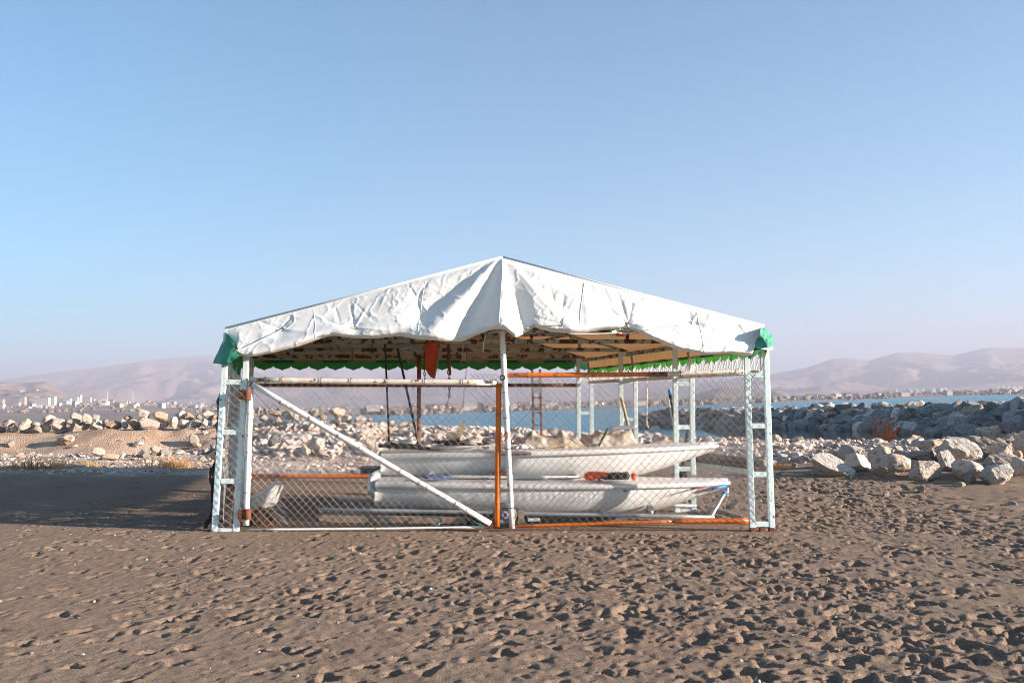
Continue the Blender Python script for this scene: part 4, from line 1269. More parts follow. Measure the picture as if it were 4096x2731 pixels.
chain('chain', [P(2002, 1752, 9.93), P(2015, 1740, 9.91), P(2028, 1728, 9.90), P(2030, 1745, 9.90), P(2020, 1760, 9.91), P(2008, 1768, 9.92), P(2010, 1800, 9.91)], 'rusty chain looped round the lock post and the white pole', M['rust_orange'], .02)
pl = thing('padlock', 'small padlock hanging from the chain on the lock post', 'padlock', P(2016, 1788, 9.90))
MB().box(P(2016, 1781, 9.90), (.032, .018, .038)).build('body', M['grey_wood'], pl)
MB().tube([P(2016, 1774, 9.90) + .011 * np.array((math.cos(a), 0, 1.6 * math.sin(a))) for a in np.linspace(0, math.pi, 9)], .003, 5).build('shackle', M['alu'], pl)

# ------------------------------------------------------------------ boats
def make_boat(name, label, stern, bow, gun, depth, beam, flip=False, sheer=0.02):
    stern, bow = np.array(stern, float), np.array(bow, float)
    Lb = np.linalg.norm(bow - stern)
    ex = (bow - stern) / Lb
    ey = np.cross((0, 0, 1.0), ex); ey /= np.linalg.norm(ey)
    ez = np.cross(ex, ey)
    def W(p):
        p = np.asarray(p, float)
        return stern + p[..., :1] * ex + p[..., 1:2] * ey + p[..., 2:3] * ez
    t = np.concatenate([np.linspace(0, .7, 30), np.linspace(.72, 1, 26)])
    hb = interp(t, [(0, .74), (.1, .84), (.2, .92), (.32, .985), (.45, 1), (.58, .95), (.7, .83), (.8, .665), (.88, .47), (.94, .28), (.98, .12), (1, .02)]) * beam / 2
    # smooth the plan
    hb = np.convolve(np.pad(hb, 2, mode='edge'), np.ones(5) / 5, 'valid')
    hb[-1] = .012
    dp = interp(t, [(0, .76), (.3, .96), (.55, 1), (.75, .98), (.86, .90), (.94, .76), (1, .55)]) * depth
    sh = sheer * (2 * (t - .45)) ** 2
    a = np.linspace(0, math.pi, 31)
    pts_ = np.zeros((len(t), len(a), 3))
    for i, ti in enumerate(t):
        ca, sa = np.cos(a), np.sin(a)
        full = 0.62 + 0.25 * float(sstep(.6, 1.0, ti))
        y = -hb[i] * np.sign(ca) * np.abs(ca) ** full
        w = np.abs(sa) ** 0.85
        z = -dp[i] * w
        x = Lb * ti - (0.125 * Lb) * (w ** 1.25) * float(sstep(.52, 1.0, ti)) ** 1.3 - 0.03 * w * (1 - ti)
        pts_[i] = np.column_stack([x, y, z + sh[i] - gun * (1 - .4 * ti)])
    root = thing(name, label, 'boat', W(np.array((Lb / 2, 0, -depth))))
    hm = MB().grid(W(pts_))
    ring = list(range(31))
    hm.f.append(tuple(ring))
    hull_o = hm.build('hull', M['gel'], root, smooth=True)
    # gunwale
    for sgn in (-1, 1):
        gp = []
        for i, ti in enumerate(t):
            yb = sgn * hb[i]
            o_ = 0.022 + .010 * ti
            xx = Lb * ti + (0.02 if i == len(t) - 1 else 0)
            z = sh[i]
            gn = gun * (1 - .45 * ti)
            gp.append([(xx, yb - sgn * .02, z - gn - .004), (xx, yb + sgn * o_, z - gn - .004), (xx, yb + sgn * (o_ + .012), z - gn * .6), (xx, yb + sgn * (o_ + .010), z - .014), (xx, yb + sgn * (o_ - .006), z), (xx, yb - sgn * .06, z + .006)])
        MB().grid(W(np.array(gp))).build('gunwale', M['gel'], root, smooth=True)
    k = np.linspace(-1, 1, 17)
    dk = np.array([[(Lb * ti, hb[i] * kk * .97, sh[i] + .004 + .03 * (1 - kk * kk) * (0.3 + .7 * ti)) for kk in k] for i, ti in enumerate(t)])
    MB().grid(W(dk)).build('deck', M['deck'], root, smooth=True)
    cz = np.array([[(Lb * (.14 + .42 * u_), (hb[20] * .45) * v_ * (1 - .35 * abs(2 * u_ - 1) ** 3), .045) for v_ in np.linspace(-1, 1, 7)] for u_ in np.linspace(0, 1, 14)])
    MB().grid(W(cz)).build('cockpit', M['dark_deck'], root, smooth=True)
    rim = np.concatenate([cz[:, 0], cz[-1, 1:], cz[::-1, -1], cz[0, ::-1]])
    MB().tube(W(rim), .022, 6).build('coaming', M['deck'], root, smooth=True)
    bvh = BVHTree.FromPolygons([Vector(q) for q in W(pts_).reshape(-1, 3)], [tuple(f) for f in hm.f[:-1]])
    return root, bvh, W
low_boat, low_bvh, LW = make_boat('sailing_dinghy', 'lower white sailing dinghy with dark blue lettering, on the launching trolley', P(1528, 1912, 10.98), P(2912, 1924, 10.98), .074, .350, 1.34, sheer=0.003)
up_boat, up_bvh, UW = make_boat('sailing_dinghy', 'upper white sailing dinghy stacked upright on top of the lettered one', P(1548, 1806, 11.42), P(2866, 1778, 11.42), .074, .325, 1.34, sheer=0.003)
# deck fittings
for W_, root_, L0 in ((LW, low_boat, 4.08), (UW, up_boat, 4.08)):
    for (fx, fy) in ((.62, -.30), (.62, .30), (.30, -.48), (.16, .46)):
        c_ = W_(np.array((L0 * fx, fy, .045)))
        m_ = MB().box(c_, (.09, .022, .018)); m_.box(c_ + (0, 0, -.014), (.03, .03, .02))
        m_.build('cleat', M['tyre'], root_)
    MB().tube([W_(np.array((L0 - .16, 0, .035))), W_(np.array((L0 - .16, 0, .075))), W_(np.array((L0 - .10, 0, .075))), W_(np.array((L0 - .10, 0, .035)))], .008, 6).build('bow_eye', M['alu'], root_)
    for zz_ in (-.06, -.20):
        MB().box(W_(np.array((-.02, 0, zz_))), (.05, .05, .03)).build('gudgeon', M['alu'], root_)
# lettering and marks on the lower hull
def text_pts(s, size, shear=0.25, bold=0.0):
    c = bpy.data.curves.new('lettering', 'FONT')
    c.body = s; c.size = size; c.shear = shear; c.offset = bold; c.resolution_u = 3
    o = bpy.data.objects.new('lettering', c)
    COL.objects.link(o)
    dg = bpy.context.evaluated_depsgraph_get()
    me = o.evaluated_get(dg).to_mesh()
    v = np.array([p.co[:] for p in me.vertices]).reshape(-1, 3)
    f = [tuple(p.vertices) for p in me.polygons]
    o.evaluated_get(dg).to_mesh_clear()
    bpy.data.objects.remove(o)
    bpy.data.curves.remove(c)
    return v, f
def on_hull(xz, bvh, off=0.004):
    out = []
    for x, z in xz:
        h_ = bvh.ray_cast(Vector((x, 9.5, z)), Vector((0, 1, 0)))
        out.append((x, (h_[0].y if h_[0] is not None else 10.4) - off, z))
    return out
def decal(v, f, px, py, name, m_, parent, bvh, Yd=10.45, rot=0.0):
    o = P(px, py, Yd)
    xz = [(o[0] + a * math.cos(rot) - b * math.sin(rot), o[2] + a * math.sin(rot) + b * math.cos(rot)) for a, b in v[:, :2]]
    return MB().add(on_hull(xz, bvh), f).build(name, m_, parent)
v_, f_ = text_pts('L', .056, .30, .0012); decal(v_, f_, 2755, 1966, 'letter', M['ink'], low_boat, low_bvh, rot=.03)
v_, f_ = text_pts('ser', .056, .30, .0012); decal(v_, f_, 2777, 1965, 'letter', M['ink'], low_boat, low_bvh, rot=.06)
sv, sf = [(0, 0)], []
for k in range(32):
    r_ = .012 if k % 2 else random.uniform(.022, .034)
    sv.append((r_ * math.cos(k * math.pi / 16), r_ * math.sin(k * math.pi / 16)))
sf = [(0, 1 + k, 1 + (k + 1) % 32) for k in range(32)]
decal(np.array(sv), sf, 2813, 1960, 'starburst_mark', M['ink_orange'], low_boat, low_bvh)
def strokes(lines, wid):
    v, f = [], []
    for ln in lines:
        for a, b in zip(ln[:-1], ln[1:]):
            a, b = np.array(a), np.array(b)
            d = b - a; n_ = np.array((-d[1], d[0])) / (np.linalg.norm(d) + 1e-9) * wid / 2
            k = len(v)
            v += [a - n_, b - n_, b + n_, a + n_]; f.append((k, k + 1, k + 2, k + 3))
    return np.array(v), f
S_ = 0.00285 * .068   # one enlargement pixel in metres on the hull
def em(lines):
    return [[((x - 350) * S_, (530 - y) * S_) for x, y in ln] for ln in lines]
v_, f_ = strokes(em([[(355, 412), (420, 345), (480, 318), (545, 318)], [(580, 312), (660, 318), (740, 345), (790, 318), (855, 318), (845, 365), (780, 380), (755, 430), (765, 480)], [(600, 370), (650, 385), (685, 425)], [(440, 455), (490, 460)], [(440, 520), (570, 520)]]), .0042)
decal(v_, f_, 2484, 1966, 'emblem', M['ink'], low_boat, low_bvh)
v_, f_ = strokes(em([[(510, 380), (590, 390)], [(510, 400), (570, 470)], [(560, 420), (560, 500)], [(590, 480), (700, 500)], [(620, 500), (680, 490)], [(800, 490), (825, 520)]]), .0085)
decal(v_, f_, 2484, 1966, 'emblem_stain', M['ink_brown'], low_boat, low_bvh)
ticks = [[(1000, 400), (1035, 432)], [(1130, 385), (1130, 430)], [(1165, 385), (1165, 430)], [(1200, 385), (1215, 430), (1230, 385)], [(1270, 430), (1270, 385), (1300, 385)], [(1330, 385), (1330, 430), (1360, 430)], [(1370, 385), (1385, 430), (1400, 395), (1415, 430)], [(1440, 385), (1440, 430)], [(1475, 375), (1490, 385)], [(1670, 395), (1670, 430), (1695, 430), (1695, 395)], [(1735, 375), (1745, 430)], [(1840, 400), (1860, 420)]]
v_, f_ = strokes(em(ticks), .0028)
decal(v_, f_, 2484, 1966, 'worn_lettering', M['ink_black'], low_boat, low_bvh)
v_, f_ = strokes([[(0, 0), (.085, -.002)]], .016)
decal(v_, f_, 2050, 1946, 'blue_tape', M['blue'], low_boat, low_bvh)
# stains on the upper hull under the gunwale
v_, f_ = strokes([[(0, 0), (.12, .002), (.25, .004), (.38, .010)]], .022)
decal(v_, f_, 1990, 1812, 'brown_stain', M['ink_brown'], up_boat, up_bvh, Yd=10.8)

# launching trolley
tr = thing('launching_trolley', 'grey tube launching trolley with wheel carrying the lower dinghy', 'trolley', P(2100, 2105, 10.5))
for Yq in (10.42, 11.45):
    k = 0.0 if Yq < 11 else 0.02
    pipe(P(1275, 2036, Yq) if Yq < 11 else P(1275, 2036, 10.42) + (0, 1.03, .02), P(2858, 2068, 10.42) + (0, 0 if Yq < 11 else 1.03, .0 + k), 0.022).build('side_rail', M['alu'], tr, smooth=True)
pipe(P(2842, 2068, 10.6), P(2904, 1962, 10.85), 0.022).build('bow_strut', M['alu'], tr, smooth=True)
pipe(P(2910, 1948, 10.85), P(2908, 1985, 10.8), 0.014).build('bow_clamp', M['alu'], tr, smooth=True)
MB().tube([P(2893, 1965, 10.82), P(2899, 1975, 10.82)], .03, 10).build('clamp_pad', M['blue'], tr, smooth=True)
MB().tube([P(2850, 1952, 10.68), P(2875, 1948, 10.70), P(2902, 1942, 10.85)], [.016, .020, .022], 8).build('bow_strap', M['blue'], tr, smooth=True)
pipe(P(2605, 2048, 10.42), P(2605, 2048, 10.42) + (0, 1.03, 0), .024).build('cross_bar', M['alu'], tr, smooth=True)
MB().box(P(2600, 2036, 10.5), (.06, .12, .08)).build('cradle_pad', M['tyre'], tr)
pipe(P(2020, 2058, 10.30), P(2020, 2058, 10.30) + (0, 1.5, 0), .018).build('axle', M['alu'], tr, smooth=True)
def wheel(c, parent, r=.135, wdt=.085):
    prof_ = [(r * .62, -wdt / 2), (r * .80, -wdt / 2), (r * .95, -wdt * .38), (r, -wdt * .1), (r, wdt * .1), (r * .95, wdt * .38), (r * .80, wdt / 2), (r * .62, wdt / 2)]
    aa = np.linspace(0, 6.2832, 33)
    w_ = MB().grid(np.array([[(c[0] + q * math.cos(a), c[1] + y, c[2] + q * math.sin(a)) for q, y in prof_] for a in aa])).build('wheel', M['tyre'], parent, smooth=True)
    p2 = [(0.0, -wdt * .30), (r * .14, -wdt * .55), (r * .30, -wdt * .52), (r * .36, -wdt * .25), (r * .55, -wdt * .22), (r * .63, -wdt * .46)]
    MB().grid(np.array([[(c[0] + q * math.cos(a), c[1] + y, c[2] + q * math.sin(a)) for q, y in p2] for a in aa])).build('hub', M['hub'], w_, smooth=True)
wc = P(2018, 2058, 10.26)
wheel(wc, tr)
wheel(wc + (0, 1.55, 0), tr)
# things between the hulls
vest = thing('life_vest', 'orange and black life vest wedged between the two hulls', 'life vest', P(2440, 1920, 10.62))
def lump(c, s, seed, name, m_, parent=None, amp_=.18, freq=2.0, sub=3, rz=0.0, ry=0.0):
    V0, F0 = ico(sub)
    d = 1 + amp_ * fbm3(V0[:, 0] * freq + seed, V0[:, 1] * freq, V0[:, 2] * freq, 3, seed)
    sgn = np.sign(V0) * np.abs(V0) ** 0.8
    v = sgn * d[:, None] * np.array(s)
    R3 = np.array(Matrix.Rotation(rz, 3, 'Z') @ Matrix.Rotation(ry, 3, 'Y'))
    v = v @ R3.T
    return MB().add(v + np.array(c), F0).build(name, m_, parent, smooth=True)
lump(P(2390, 1897, 10.56), (.15, .12, .035), 3, 'orange_panel', M['vest'], vest, .2)
lump(P(2362, 1908, 10.50), (.07, .08, .03), 4, 'orange_panel', M['vest'], vest, .2)
lump(P(2450, 1903, 10.55), (.17, .11, .040), 5, 'foam_body', M['vest_black'], vest, .25)
lump(P(2535, 1906, 10.55), (.025, .05, .04), 6, 'orange_panel', M['vest'], vest, .2)
lump(P(2500, 1902, 10.52), (.05, .07, .042), 8, 'collar', M['vest_black'], vest, .25)
tag(lump(P(2010, 1893, 10.72), (.12, .06, .028), 7, 'fender', M['rust_orange'], None, .15), 'flat orange-brown fender pad under the upper hull', 'fender')
cl = lump(P(1745, 1907, 10.52), (.15, .10, .022), 9, 'blue_cloth', M['blue_cloth'], None, .35, 3)
tag(cl, 'crumpled blue cloth with white trim on the lower deck', 'cloth')
tag(lump(P(1790, 1903, 10.56), (.05, .06, .02), 11, 'blue_cloth', M['blue_cloth'], None, .3, 3), 'small folded dark blue cloth beside the crumpled one', 'cloth')
tag(pipe(P(2190, 1913, 10.56), P(2320, 1911, 10.56), .008).build('white_rod', M['gel'], smooth=True), 'thin white rod lying on the lower deck', 'rod')
tag(lump(P(1500, 1935, 10.9), (.07, .30, .15), 12, 'plastic_cover', M['white_bag'], None, .2, 2.5), 'crumpled pale plastic cover over the lower transom', 'cover')
bn = thing('plastic_tray', 'dark grey plastic tray beside the stacked transoms', 'tray', P(1480, 1895, 11.6))
MB().box(P(1482, 1880, 11.6), (.19, .35, .07)).build('tub', M['tyre'], bn)
MB().box(P(1482, 1868, 11.6), (.22, .38, .016)).build('rim', M['hub'], bn)
# spars and gear on the upper deck
tag(pipe(P(1515, 1781, 11.35), P(1775, 1798, 11.30), .022).build('spar', M['black'], smooth=True), 'long black spar lying across the stern of the upper deck', 'spar')
tag(pipe(P(1560, 1776, 11.45), P(1690, 1783, 11.42), .020).build('spar', M['black'], smooth=True), 'short black spar lying behind the long black one', 'spar')
tag(pipe(P(1728, 1766, 11.55), P(1960, 1768, 11.5), .022).build('spar', M['black'], smooth=True), 'dark spar under the brown board on the upper deck', 'spar')
tag(pipe(P(1775, 1777, 11.42), P(1965, 1781, 11.38), .030).build('spar', M['brown_pipe'], smooth=True), 'thick brown pipe lying in front of the dark spar', 'spar')
tag(MB().box(P(1812, 1748, 11.6), (.17, .025, .13), rx=-.35, ry=.1).build('board', M['grey_wood']), 'brown square board leaning on the spars of the upper deck', 'board')
tag(MB().box(P(1845, 1722, 14.2), (.05, .03, .30), ry=.28).build('stake', M['bamboo']), 'short wooden stake sticking up behind the brown board', 'stake')
tag(lump(P(1630, 1773, 11.6), (.09, .09, .055), 21, 'plastic_bag', M['white_bag'], None, .45, 3), 'crumpled white plastic bag on the upper stern', 'bag')
tag(lump(P(1885, 1770, 11.5), (.13, .12, .05), 22, 'cloth_bundle', M['tarp'], None, .4, 3), 'rumpled brown cloth bundle beside the board', 'cloth')
v_ = np.array([P(1850, 1799, 10.95), P(1998, 1798, 10.95), P(2000, 1768, 11.25), P(1935, 1780, 11.15)])
mb = MB(); mb.add(np.concatenate([v_, v_ + (0, .02, -.015)]), [(0, 1, 2, 3), (7, 6, 5, 4), (0, 4, 5, 1), (1, 5, 6, 2), (2, 6, 7, 3), (3, 7, 4, 0)])
tag(mb.build('centreboard', M['gel']), 'white tapered centreboard lying by the white pole', 'centreboard')
def heap(x0, x1, ybase, ytop, Y0, Y1, seed, name, label, m_, shape, cols=15, rows=7, holes=0.0):
    """canvas left in stiff folds: a coarse crumpled net of facets, each a little bent"""
    g_ = np.random.default_rng(seed)
    s_, t_ = np.meshgrid(np.linspace(0, 1, cols), np.linspace(0, 1, rows))
    s_ = s_ + g_.uniform(-.35, .35, s_.shape) / cols * (s_ > 0) * (s_ < 1)
    a, b = P(x0, ybase, Y0), P(x1, ybase, Y0)
    hh = P(x0, ytop, Y0)[2] - a[2]
    env = np.interp(s_, [q[0] for q in shape], [q[1] for q in shape]) * np.interp(t_, [0, .18, .45, .7, 1], [0.0, .55, 1.0, .8, 0.0])
    zig = np.where((np.arange(cols)[None] + np.arange(rows)[:, None] // 2) % 2 == 0, 1.0, 0.78)
    Z = hh * env * (zig * g_.uniform(.75, 1.1, env.shape)) + 0.012 * g_.random(env.shape)
    G = np.stack([a[0] + (b[0] - a[0]) * s_, Y0 + (Y1 - Y0) * t_ + g_.uniform(-.03, .03, s_.shape), a[2] + Z], -1)
    k = 6
    ri, ci = np.linspace(0, rows - 1, (rows - 1) * k + 1), np.linspace(0, cols - 1, (cols - 1) * k + 1)
    def up(A):
        A = np.stack([np.interp(ci, np.arange(cols), r) for r in A])
        return np.stack([np.interp(ri, np.arange(rows), c) for c in A.T], -1)
    D = np.stack([up(G[:, :, i]) for i in range(3)], -1)
    D[:, :, 2] += 0.010 * (1 - np.abs(fbm2(D[:, :, 0] * 11, D[:, :, 1] * 11, 3, seed))) * (D[:, :, 2] > a[2] + .01)
    m = MB()
    nr_, nc_ = D.shape[:2]
    idx_ = np.arange(nr_ * nc_).reshape(nr_, nc_)
    fc_ = [(idx_[i, j], idx_[i, j + 1], idx_[i + 1, j + 1], idx_[i + 1, j]) for i in range(nr_ - 1) for j in range(nc_ - 1)
           if not (holes and _hash(np.array([j // k]), np.array([i // k]), np.array([0]), seed)[0] < holes)]
    m.add(D.reshape(-1, 3), fc_)
    return tag(m.build(name, m_, smooth=True), label, 'tarp')
heap(2040, 2345, 1792, 1716, 11.05, 11.8, 51, 'tarpaulin', 'torn beige tarp heaped in folds over the middle of the upper deck', M['tarp'], [(0, .1), (.12, .5), (.33, .95), (.48, .7), (.7, 1.0), (.9, .5), (1, .1)], 11, 6, .07)
heap(2320, 2560, 1788, 1702, 11.15, 11.85, 58, 'tarpaulin', 'long pale tarp roll draped over gear towards the upper bow', M['tarp'], [(0, .2), (.2, .8), (.5, .85), (.75, .95), (.92, .8), (1, .1)], 9, 6, .05)
heap(2050, 2140, 1796, 1776, 10.98, 11.2, 63, 'tarpaulin', 'small white rumpled cloth at the edge of the upper deck', M['white_bag'], [(0, .1), (.3, .9), (.7, .8), (1, .1)], 8, 5)
for (a, b, r_, m_, lab) in [((2395, 1782, 11.05), (2432, 1714, 11.1), .014, 'black', 'dark stick leaning against the pale tarp roll'),
                            ((2440, 1714, 11.3), (2545, 1706, 11.3), .024, 'alu', 'light grey pipe sticking out of the tarp roll'),
                            ((2484, 1588, 13.0), (2524, 1745, 13.0), .022, 'bamboo', 'bamboo cane leaning against the ladder post'),
                            ((2170, 1795, 10.98), (2290, 1772, 11.02), .010, 'bamboo', 'thin yellow batten lying under the torn tarp'),
                            ((2540, 1781, 11.4), (2600, 1770, 11.4), .012, 'black', 'short black bar on the upper foredeck')]:
    tag(pipe(P(*a), P(*b), r_).build('pole' if 'cane' in lab or 'pipe' in lab else 'stick', M[m_], smooth=True), lab, 'pole' if 'cane' in lab or 'pipe' in lab else 'stick')
# tall spars standing behind the boats
def standing(xt, yt, xb, yb, Y, r_, m_, lab, name='spar', extra=None):
    a, b = P(xt, yt, Y), P(xb, yb, Y)
    d = (b - a) / (b[2] - a[2])
    foot = a + d * (ground_z(float(b[0]), Y) - a[2])
    o = thing(name, lab, 'spar', foot)
    pipe(a, foot, r_).build('tube', M[m_], o, smooth=True)
    if extra:
        pipe(a + (0, 0, .02), a + (foot - a) * .035, r_ * 1.08).build('end_cap', M[extra], o, smooth=True)
    return o
standing(1539, 1345, 1557, 1785, 12.2, .013, 'black', 'upright black spar standing behind the sterns')
standing(1580, 1345, 1674, 1775, 12.3, .016, 'black', 'slanting dark spar leaning towards the rusty middle post')
standing(2678, 1562, 2716, 1770, 12.1, .022, 'black', 'black paddle shaft with blue tip leaning by the bows', 'paddle', 'blue')
standing(2674, 1595, 2706, 1770, 12.06, .010, 'gel', 'thin white pole leaning beside the black paddle shaft')
standing(2768, 1610, 2744, 1770, 12.0, .026, 'black', 'thick black tube leaning the other way by the bows')
standing(2708, 1690, 2716, 1770, 12.15, .016, 'bamboo', 'short bamboo stick standing between the black tubes')
# hanging things
def hang_line(px, r_, m_, lab, name='rope', cat='rope'):
    return tag(MB().tube([P(*q) for q in px], r_, 6).build(name, m_, smooth=True), lab, cat)
chain('chain', [P(1790, 1375, 11.67), P(1793, 1480, 11.67), P(1798, 1520, 11.67), P(1797, 1588, 11.67)], 'rusty chain hanging from the truss above the lock post side', M['rust'], .035, .006)
hang_line([(1797, 1588, 11.67), (1790, 1612, 11.67), (1785, 1620, 11.67)], .004, M['rust'], 'rusty wire hook under the hanging chain', 'hook', 'hook')
chain('chain', [P(1697, 1372, 11.67), P(1700, 1450, 11.67), P(1698, 1490, 11.67), P(1702, 1540, 11.67)], 'rusty chain hanging beside the orange pennant', M['rust'], .03, .005)
MBp = MB().tube([P(1793, 1370, 11.67), P(1797, 1450, 11.67), P(1800, 1500, 11.67)], .018, 7)
tag(MBp.build('rag', M['rope_brown'], smooth=True), 'twisted brown rag wound along the hanging chain', 'rag')
hang_line([(1862, 1375, 11.67), (1866, 1420, 11.67), (1864, 1500, 11.67), (1857, 1540, 11.67), (1855, 1618, 11.67)], .004, M['rope_brown'], 'thin brown cord hanging down behind the gate')
hang_line([(1852, 1375, 11.67), (1850, 1440, 11.67), (1856, 1456, 11.67), (1861, 1440, 11.67), (1860, 1410, 11.67)], .005, M['rope_white'], 'short looped pale rope on a pulley under the roof')
pu = thing('pulley', 'small black pulley block in the looped rope', 'pulley', P(1855, 1456, 11.66))
MB().tube([P(1855, 1449, 11.63), P(1855, 1449, 11.69)], .022, 12).build('sheave', M['black'], pu)
MB().box(P(1855, 1447, 11.66), (.02, .05, .06)).build('cheek', M['alu'], pu)
hang_line([(1754, 1378, 11.6), (1753, 1430, 11.6), (1752, 1487, 11.6)], .004, M['green_rope'], 'thin yellow-green cord beside the orange pennant')
hang_line([(1943, 1335, 9.95), (1940, 1350, 9.93), (1934, 1375, 9.93), (1932, 1408, 9.93)], .005, M['rope_white'], 'knotted white rope end under the sheet by the pole')
hang_line([(2590, 1510, 11.9), (2588, 1600, 11.9), (2587, 1680, 11.9), (2590, 1700, 11.9), (2594, 1712, 11.9)], .006, M['rope_white'], 'long white rope hanging at the side fence')
hang_line([(1408, 1390, 11.67), (1409, 1440, 11.67), (1403, 1449, 11.67), (1398, 1440, 11.67), (1398, 1435, 11.67)], .006, M['rust'], 'black iron hook hanging from the truss', 'hook', 'hook')
hang_line([(2245, 1418, 14.0), (2280, 1455, 13.6), (2308, 1490, 13.3)], .005, M['green_rope'], 'taut yellow-green cord tied to the rear ladder post')
pen = thing('pennant', 'orange-red sailcloth panel hanging from the truss to a point', 'sail', P(1733, 1512, 11.6))
po = np.array([[P(xa + (xb - xa) * t, y, 11.6 + .05 * math.sin(3 * t + y * .03)) for t in np.linspace(0, 1, 12)] for y, xa, xb in ((1368, 1705, 1764), (1400, 1703, 1757), (1430, 1700, 1752), (1455, 1699, 1748), (1475, 1702, 1745), (1492, 1710, 1742), (1505, 1720, 1739), (1513, 1730, 1737))])
MB().grid(po).build('cloth', M['pennant'], pen, smooth=True)
MB().tube(po[:, -1] + (0, -.008, 0), .010, 6).build('edge_tape', M['cream'], pen, smooth=True)
MB().tube([P(1733, 1508, 11.57) + .014 * np.array((math.cos(a), 0, math.sin(a))) for a in np.linspace(0, 6.283, 13)], .004, 5, cap=False).build('eyelet', M['alu'], pen)
tag(lump(P(1615, 1384, 11.3), (.14, .10, .035), 31, 'plastic_bag', M['hub'], None, .4, 3), 'grey plastic bundle tucked under the front truss', 'bag')
fl = thing('float', 'white and orange float tied under the front sheet', 'float', P(2468, 1345, 10.0))
lump(P(2452, 1340, 10.0), (.035, .03, .022), 33, 'white_end', M['gel'], fl, .1)
lump(P(2482, 1338, 10.0), (.055, .03, .020), 34, 'orange_end', M['vest'], fl, .15)

# ------------------------------------------------------------------ loose things on the sand
def plank(a, b, w, h, m_, name, lab, cat='plank'):
    return tag(MB().bar(a, b, w, h).build(name, m_), lab, cat)
plank(P(1280, 2074, 10.38), P(1864, 2080, 10.38), .09, .075, M['wood'], 'timber', 'squared brown timber lying on the sand inside the gate', 'timber')
plank(P(1300, 2052, 10.75), P(1880, 2056, 10.75), .10, .05, M['grey_wood'], 'plank', 'grey plank lying behind the squared timber')
plank(P(1450, 1965, 13.2), P(1560, 1968, 13.2), .20, .05, M['wood'], 'plank', 'short brown plank on the sand behind the sterns')
plank(P(2850, 2032, 11.6), P(2990, 2076, 10.6), .10, .05, M['grey_wood'], 'plank', 'dark plank slanting on the sand towards the right ladder post')
plank(P(2112, 2078, 10.15), P(2160, 2077, 10.15), .05, .03, M['gel'], 'plank', 'small white wood offcut beside the trolley wheel')
bx = tag(MB().box(P(2085, 2066, 10.35), (.07, .10, .14)).build('wood_block', M['wood']), 'wood block chocking the trolley wheel', 'block')
# beams stacked behind the bows
st = thing('trestle', 'rough wooden trestle holding the stacked beams behind the bows', 'trestle', (float(P(2740, 1890, 13.0)[0]), 13.0, base_z(2.4, 13.0)))
for dx in (-.12, .12):
    p = P(2740, 1890, 13.0)
    MB().bar((p[0] + dx, 13.0, base_z(p[0], 13.0) - .05), (p[0] + dx, 13.0, .60), .07, .07, up=(0, 1, 0)).build('leg', M['wood'], st)
MB().bar((P(2740, 1890, 13.0)[0] - .25, 13.0, .63), (P(2740, 1890, 13.0)[0] + .25, 13.0, .63), .09, .07).build('top', M['wood'], st)
for (a, b, r_, m_, lab) in [((2730, 1812, 13.0), (3060, 1852, 11.4), .045, 'grey_wood', 'uppermost weathered round beam stacked behind the bows'),
                            ((2720, 1828, 13.1), (3020, 1866, 11.5), .05, 'brown_pipe', 'dark middle beam stacked behind the bows')]:
    tag(pipe(P(*a), P(*b), r_).build('beam', M[m_], smooth=True), lab, 'beam')
plank(P(2740, 1848, 13.0), P(3000, 1884, 11.6), .08, .07, M['pale_blue'], 'beam', 'pale blue painted beam under the weathered ones', 'beam')
hang_line([(1690, 2066, 10.3), (1730, 2064, 10.25), (1757, 2070, 10.2), (1766, 2082, 10.15), (1755, 2096, 10.1), (1725, 2102, 10.05)], .010, M['green_rope'], 'green rope looped over the squared timber')
hang_line([(1880, 2070, 10.3), (1900, 2090, 10.15), (1930, 2100, 10.1)], .007, M['green_rope'], 'short green rope end by the lock post foot')
# rescue hull end on the left
kb, _, KW = make_boat('small_skiff', 'small white skiff with grey deck propped bow-up behind the left ladder post', P(905, 2078, 11.2), P(1122, 1938, 10.75), .045, .16, .42)
hp = thing('rope_heap', 'tangled brown rope heap piled inside the hinge side of the gate', 'rope', P(1055, 2110, 10.5))
g = np.random.default_rng(4)
lump(P(1050, 2085, 10.55), (.13, .14, .12), 41, 'core', M['rope_brown'], hp, .3, 3)
A_, B_ = [], []
c0 = P(1050, 2078, 10.5)
for k in range(420):
    d = g.standard_normal(3); d /= np.linalg.norm(d); d[2] = abs(d[2]) * .9 - .1
    p = c0 + d * np.array((.15, .17, .15)) * g.uniform(.85, 1.08)
    tng = np.cross(d, g.standard_normal(3)); tng /= np.linalg.norm(tng)
    q = p + tng * g.uniform(.03, .08)
    A_.append(p); B_.append(q)
stuff(MB().segs(A_, B_, np.full(len(A_), .005), 4).build('strands', M['rope_brown'], hp))
nt = thing('fishing_net', 'grey fishing net spread beside the brown rope heap', 'net', P(1105, 2055, 10.45))
A_, B_ = [], []
for k in range(22):
    pr = None
    for s in np.linspace(0, 1, 12):
        x = 1065 + 75 * s + 10 * math.sin(k * .7)
        y = 1994 + 3.2 * k + 26 * s * s - 8 * math.sin(s * 3 + k)
        q = P(x, y, 10.42 + .10 * math.sin(s * 2.2 + k * .15))
        if pr is not None:
            A_.append(pr); B_.append(q)
        pr = q
stuff(MB().segs(A_, B_, np.full(len(A_), .0028), 3).build('mesh', M['net'], nt))
hang_line([(1130, 2055, 10.4), (1200, 2072, 10.3), (1320, 2090, 10.25), (1420, 2100, 10.2)], .008, M['rope_brown'], 'thin dark curved line over the sand beside the net')  # thin dark brown line laid along the sand
plank(P(905, 2108, 10.3), P(925, 1925, 10.35), .09, .03, M['brown_pipe'], 'plank', 'dark plank standing upright behind the left ladder post')
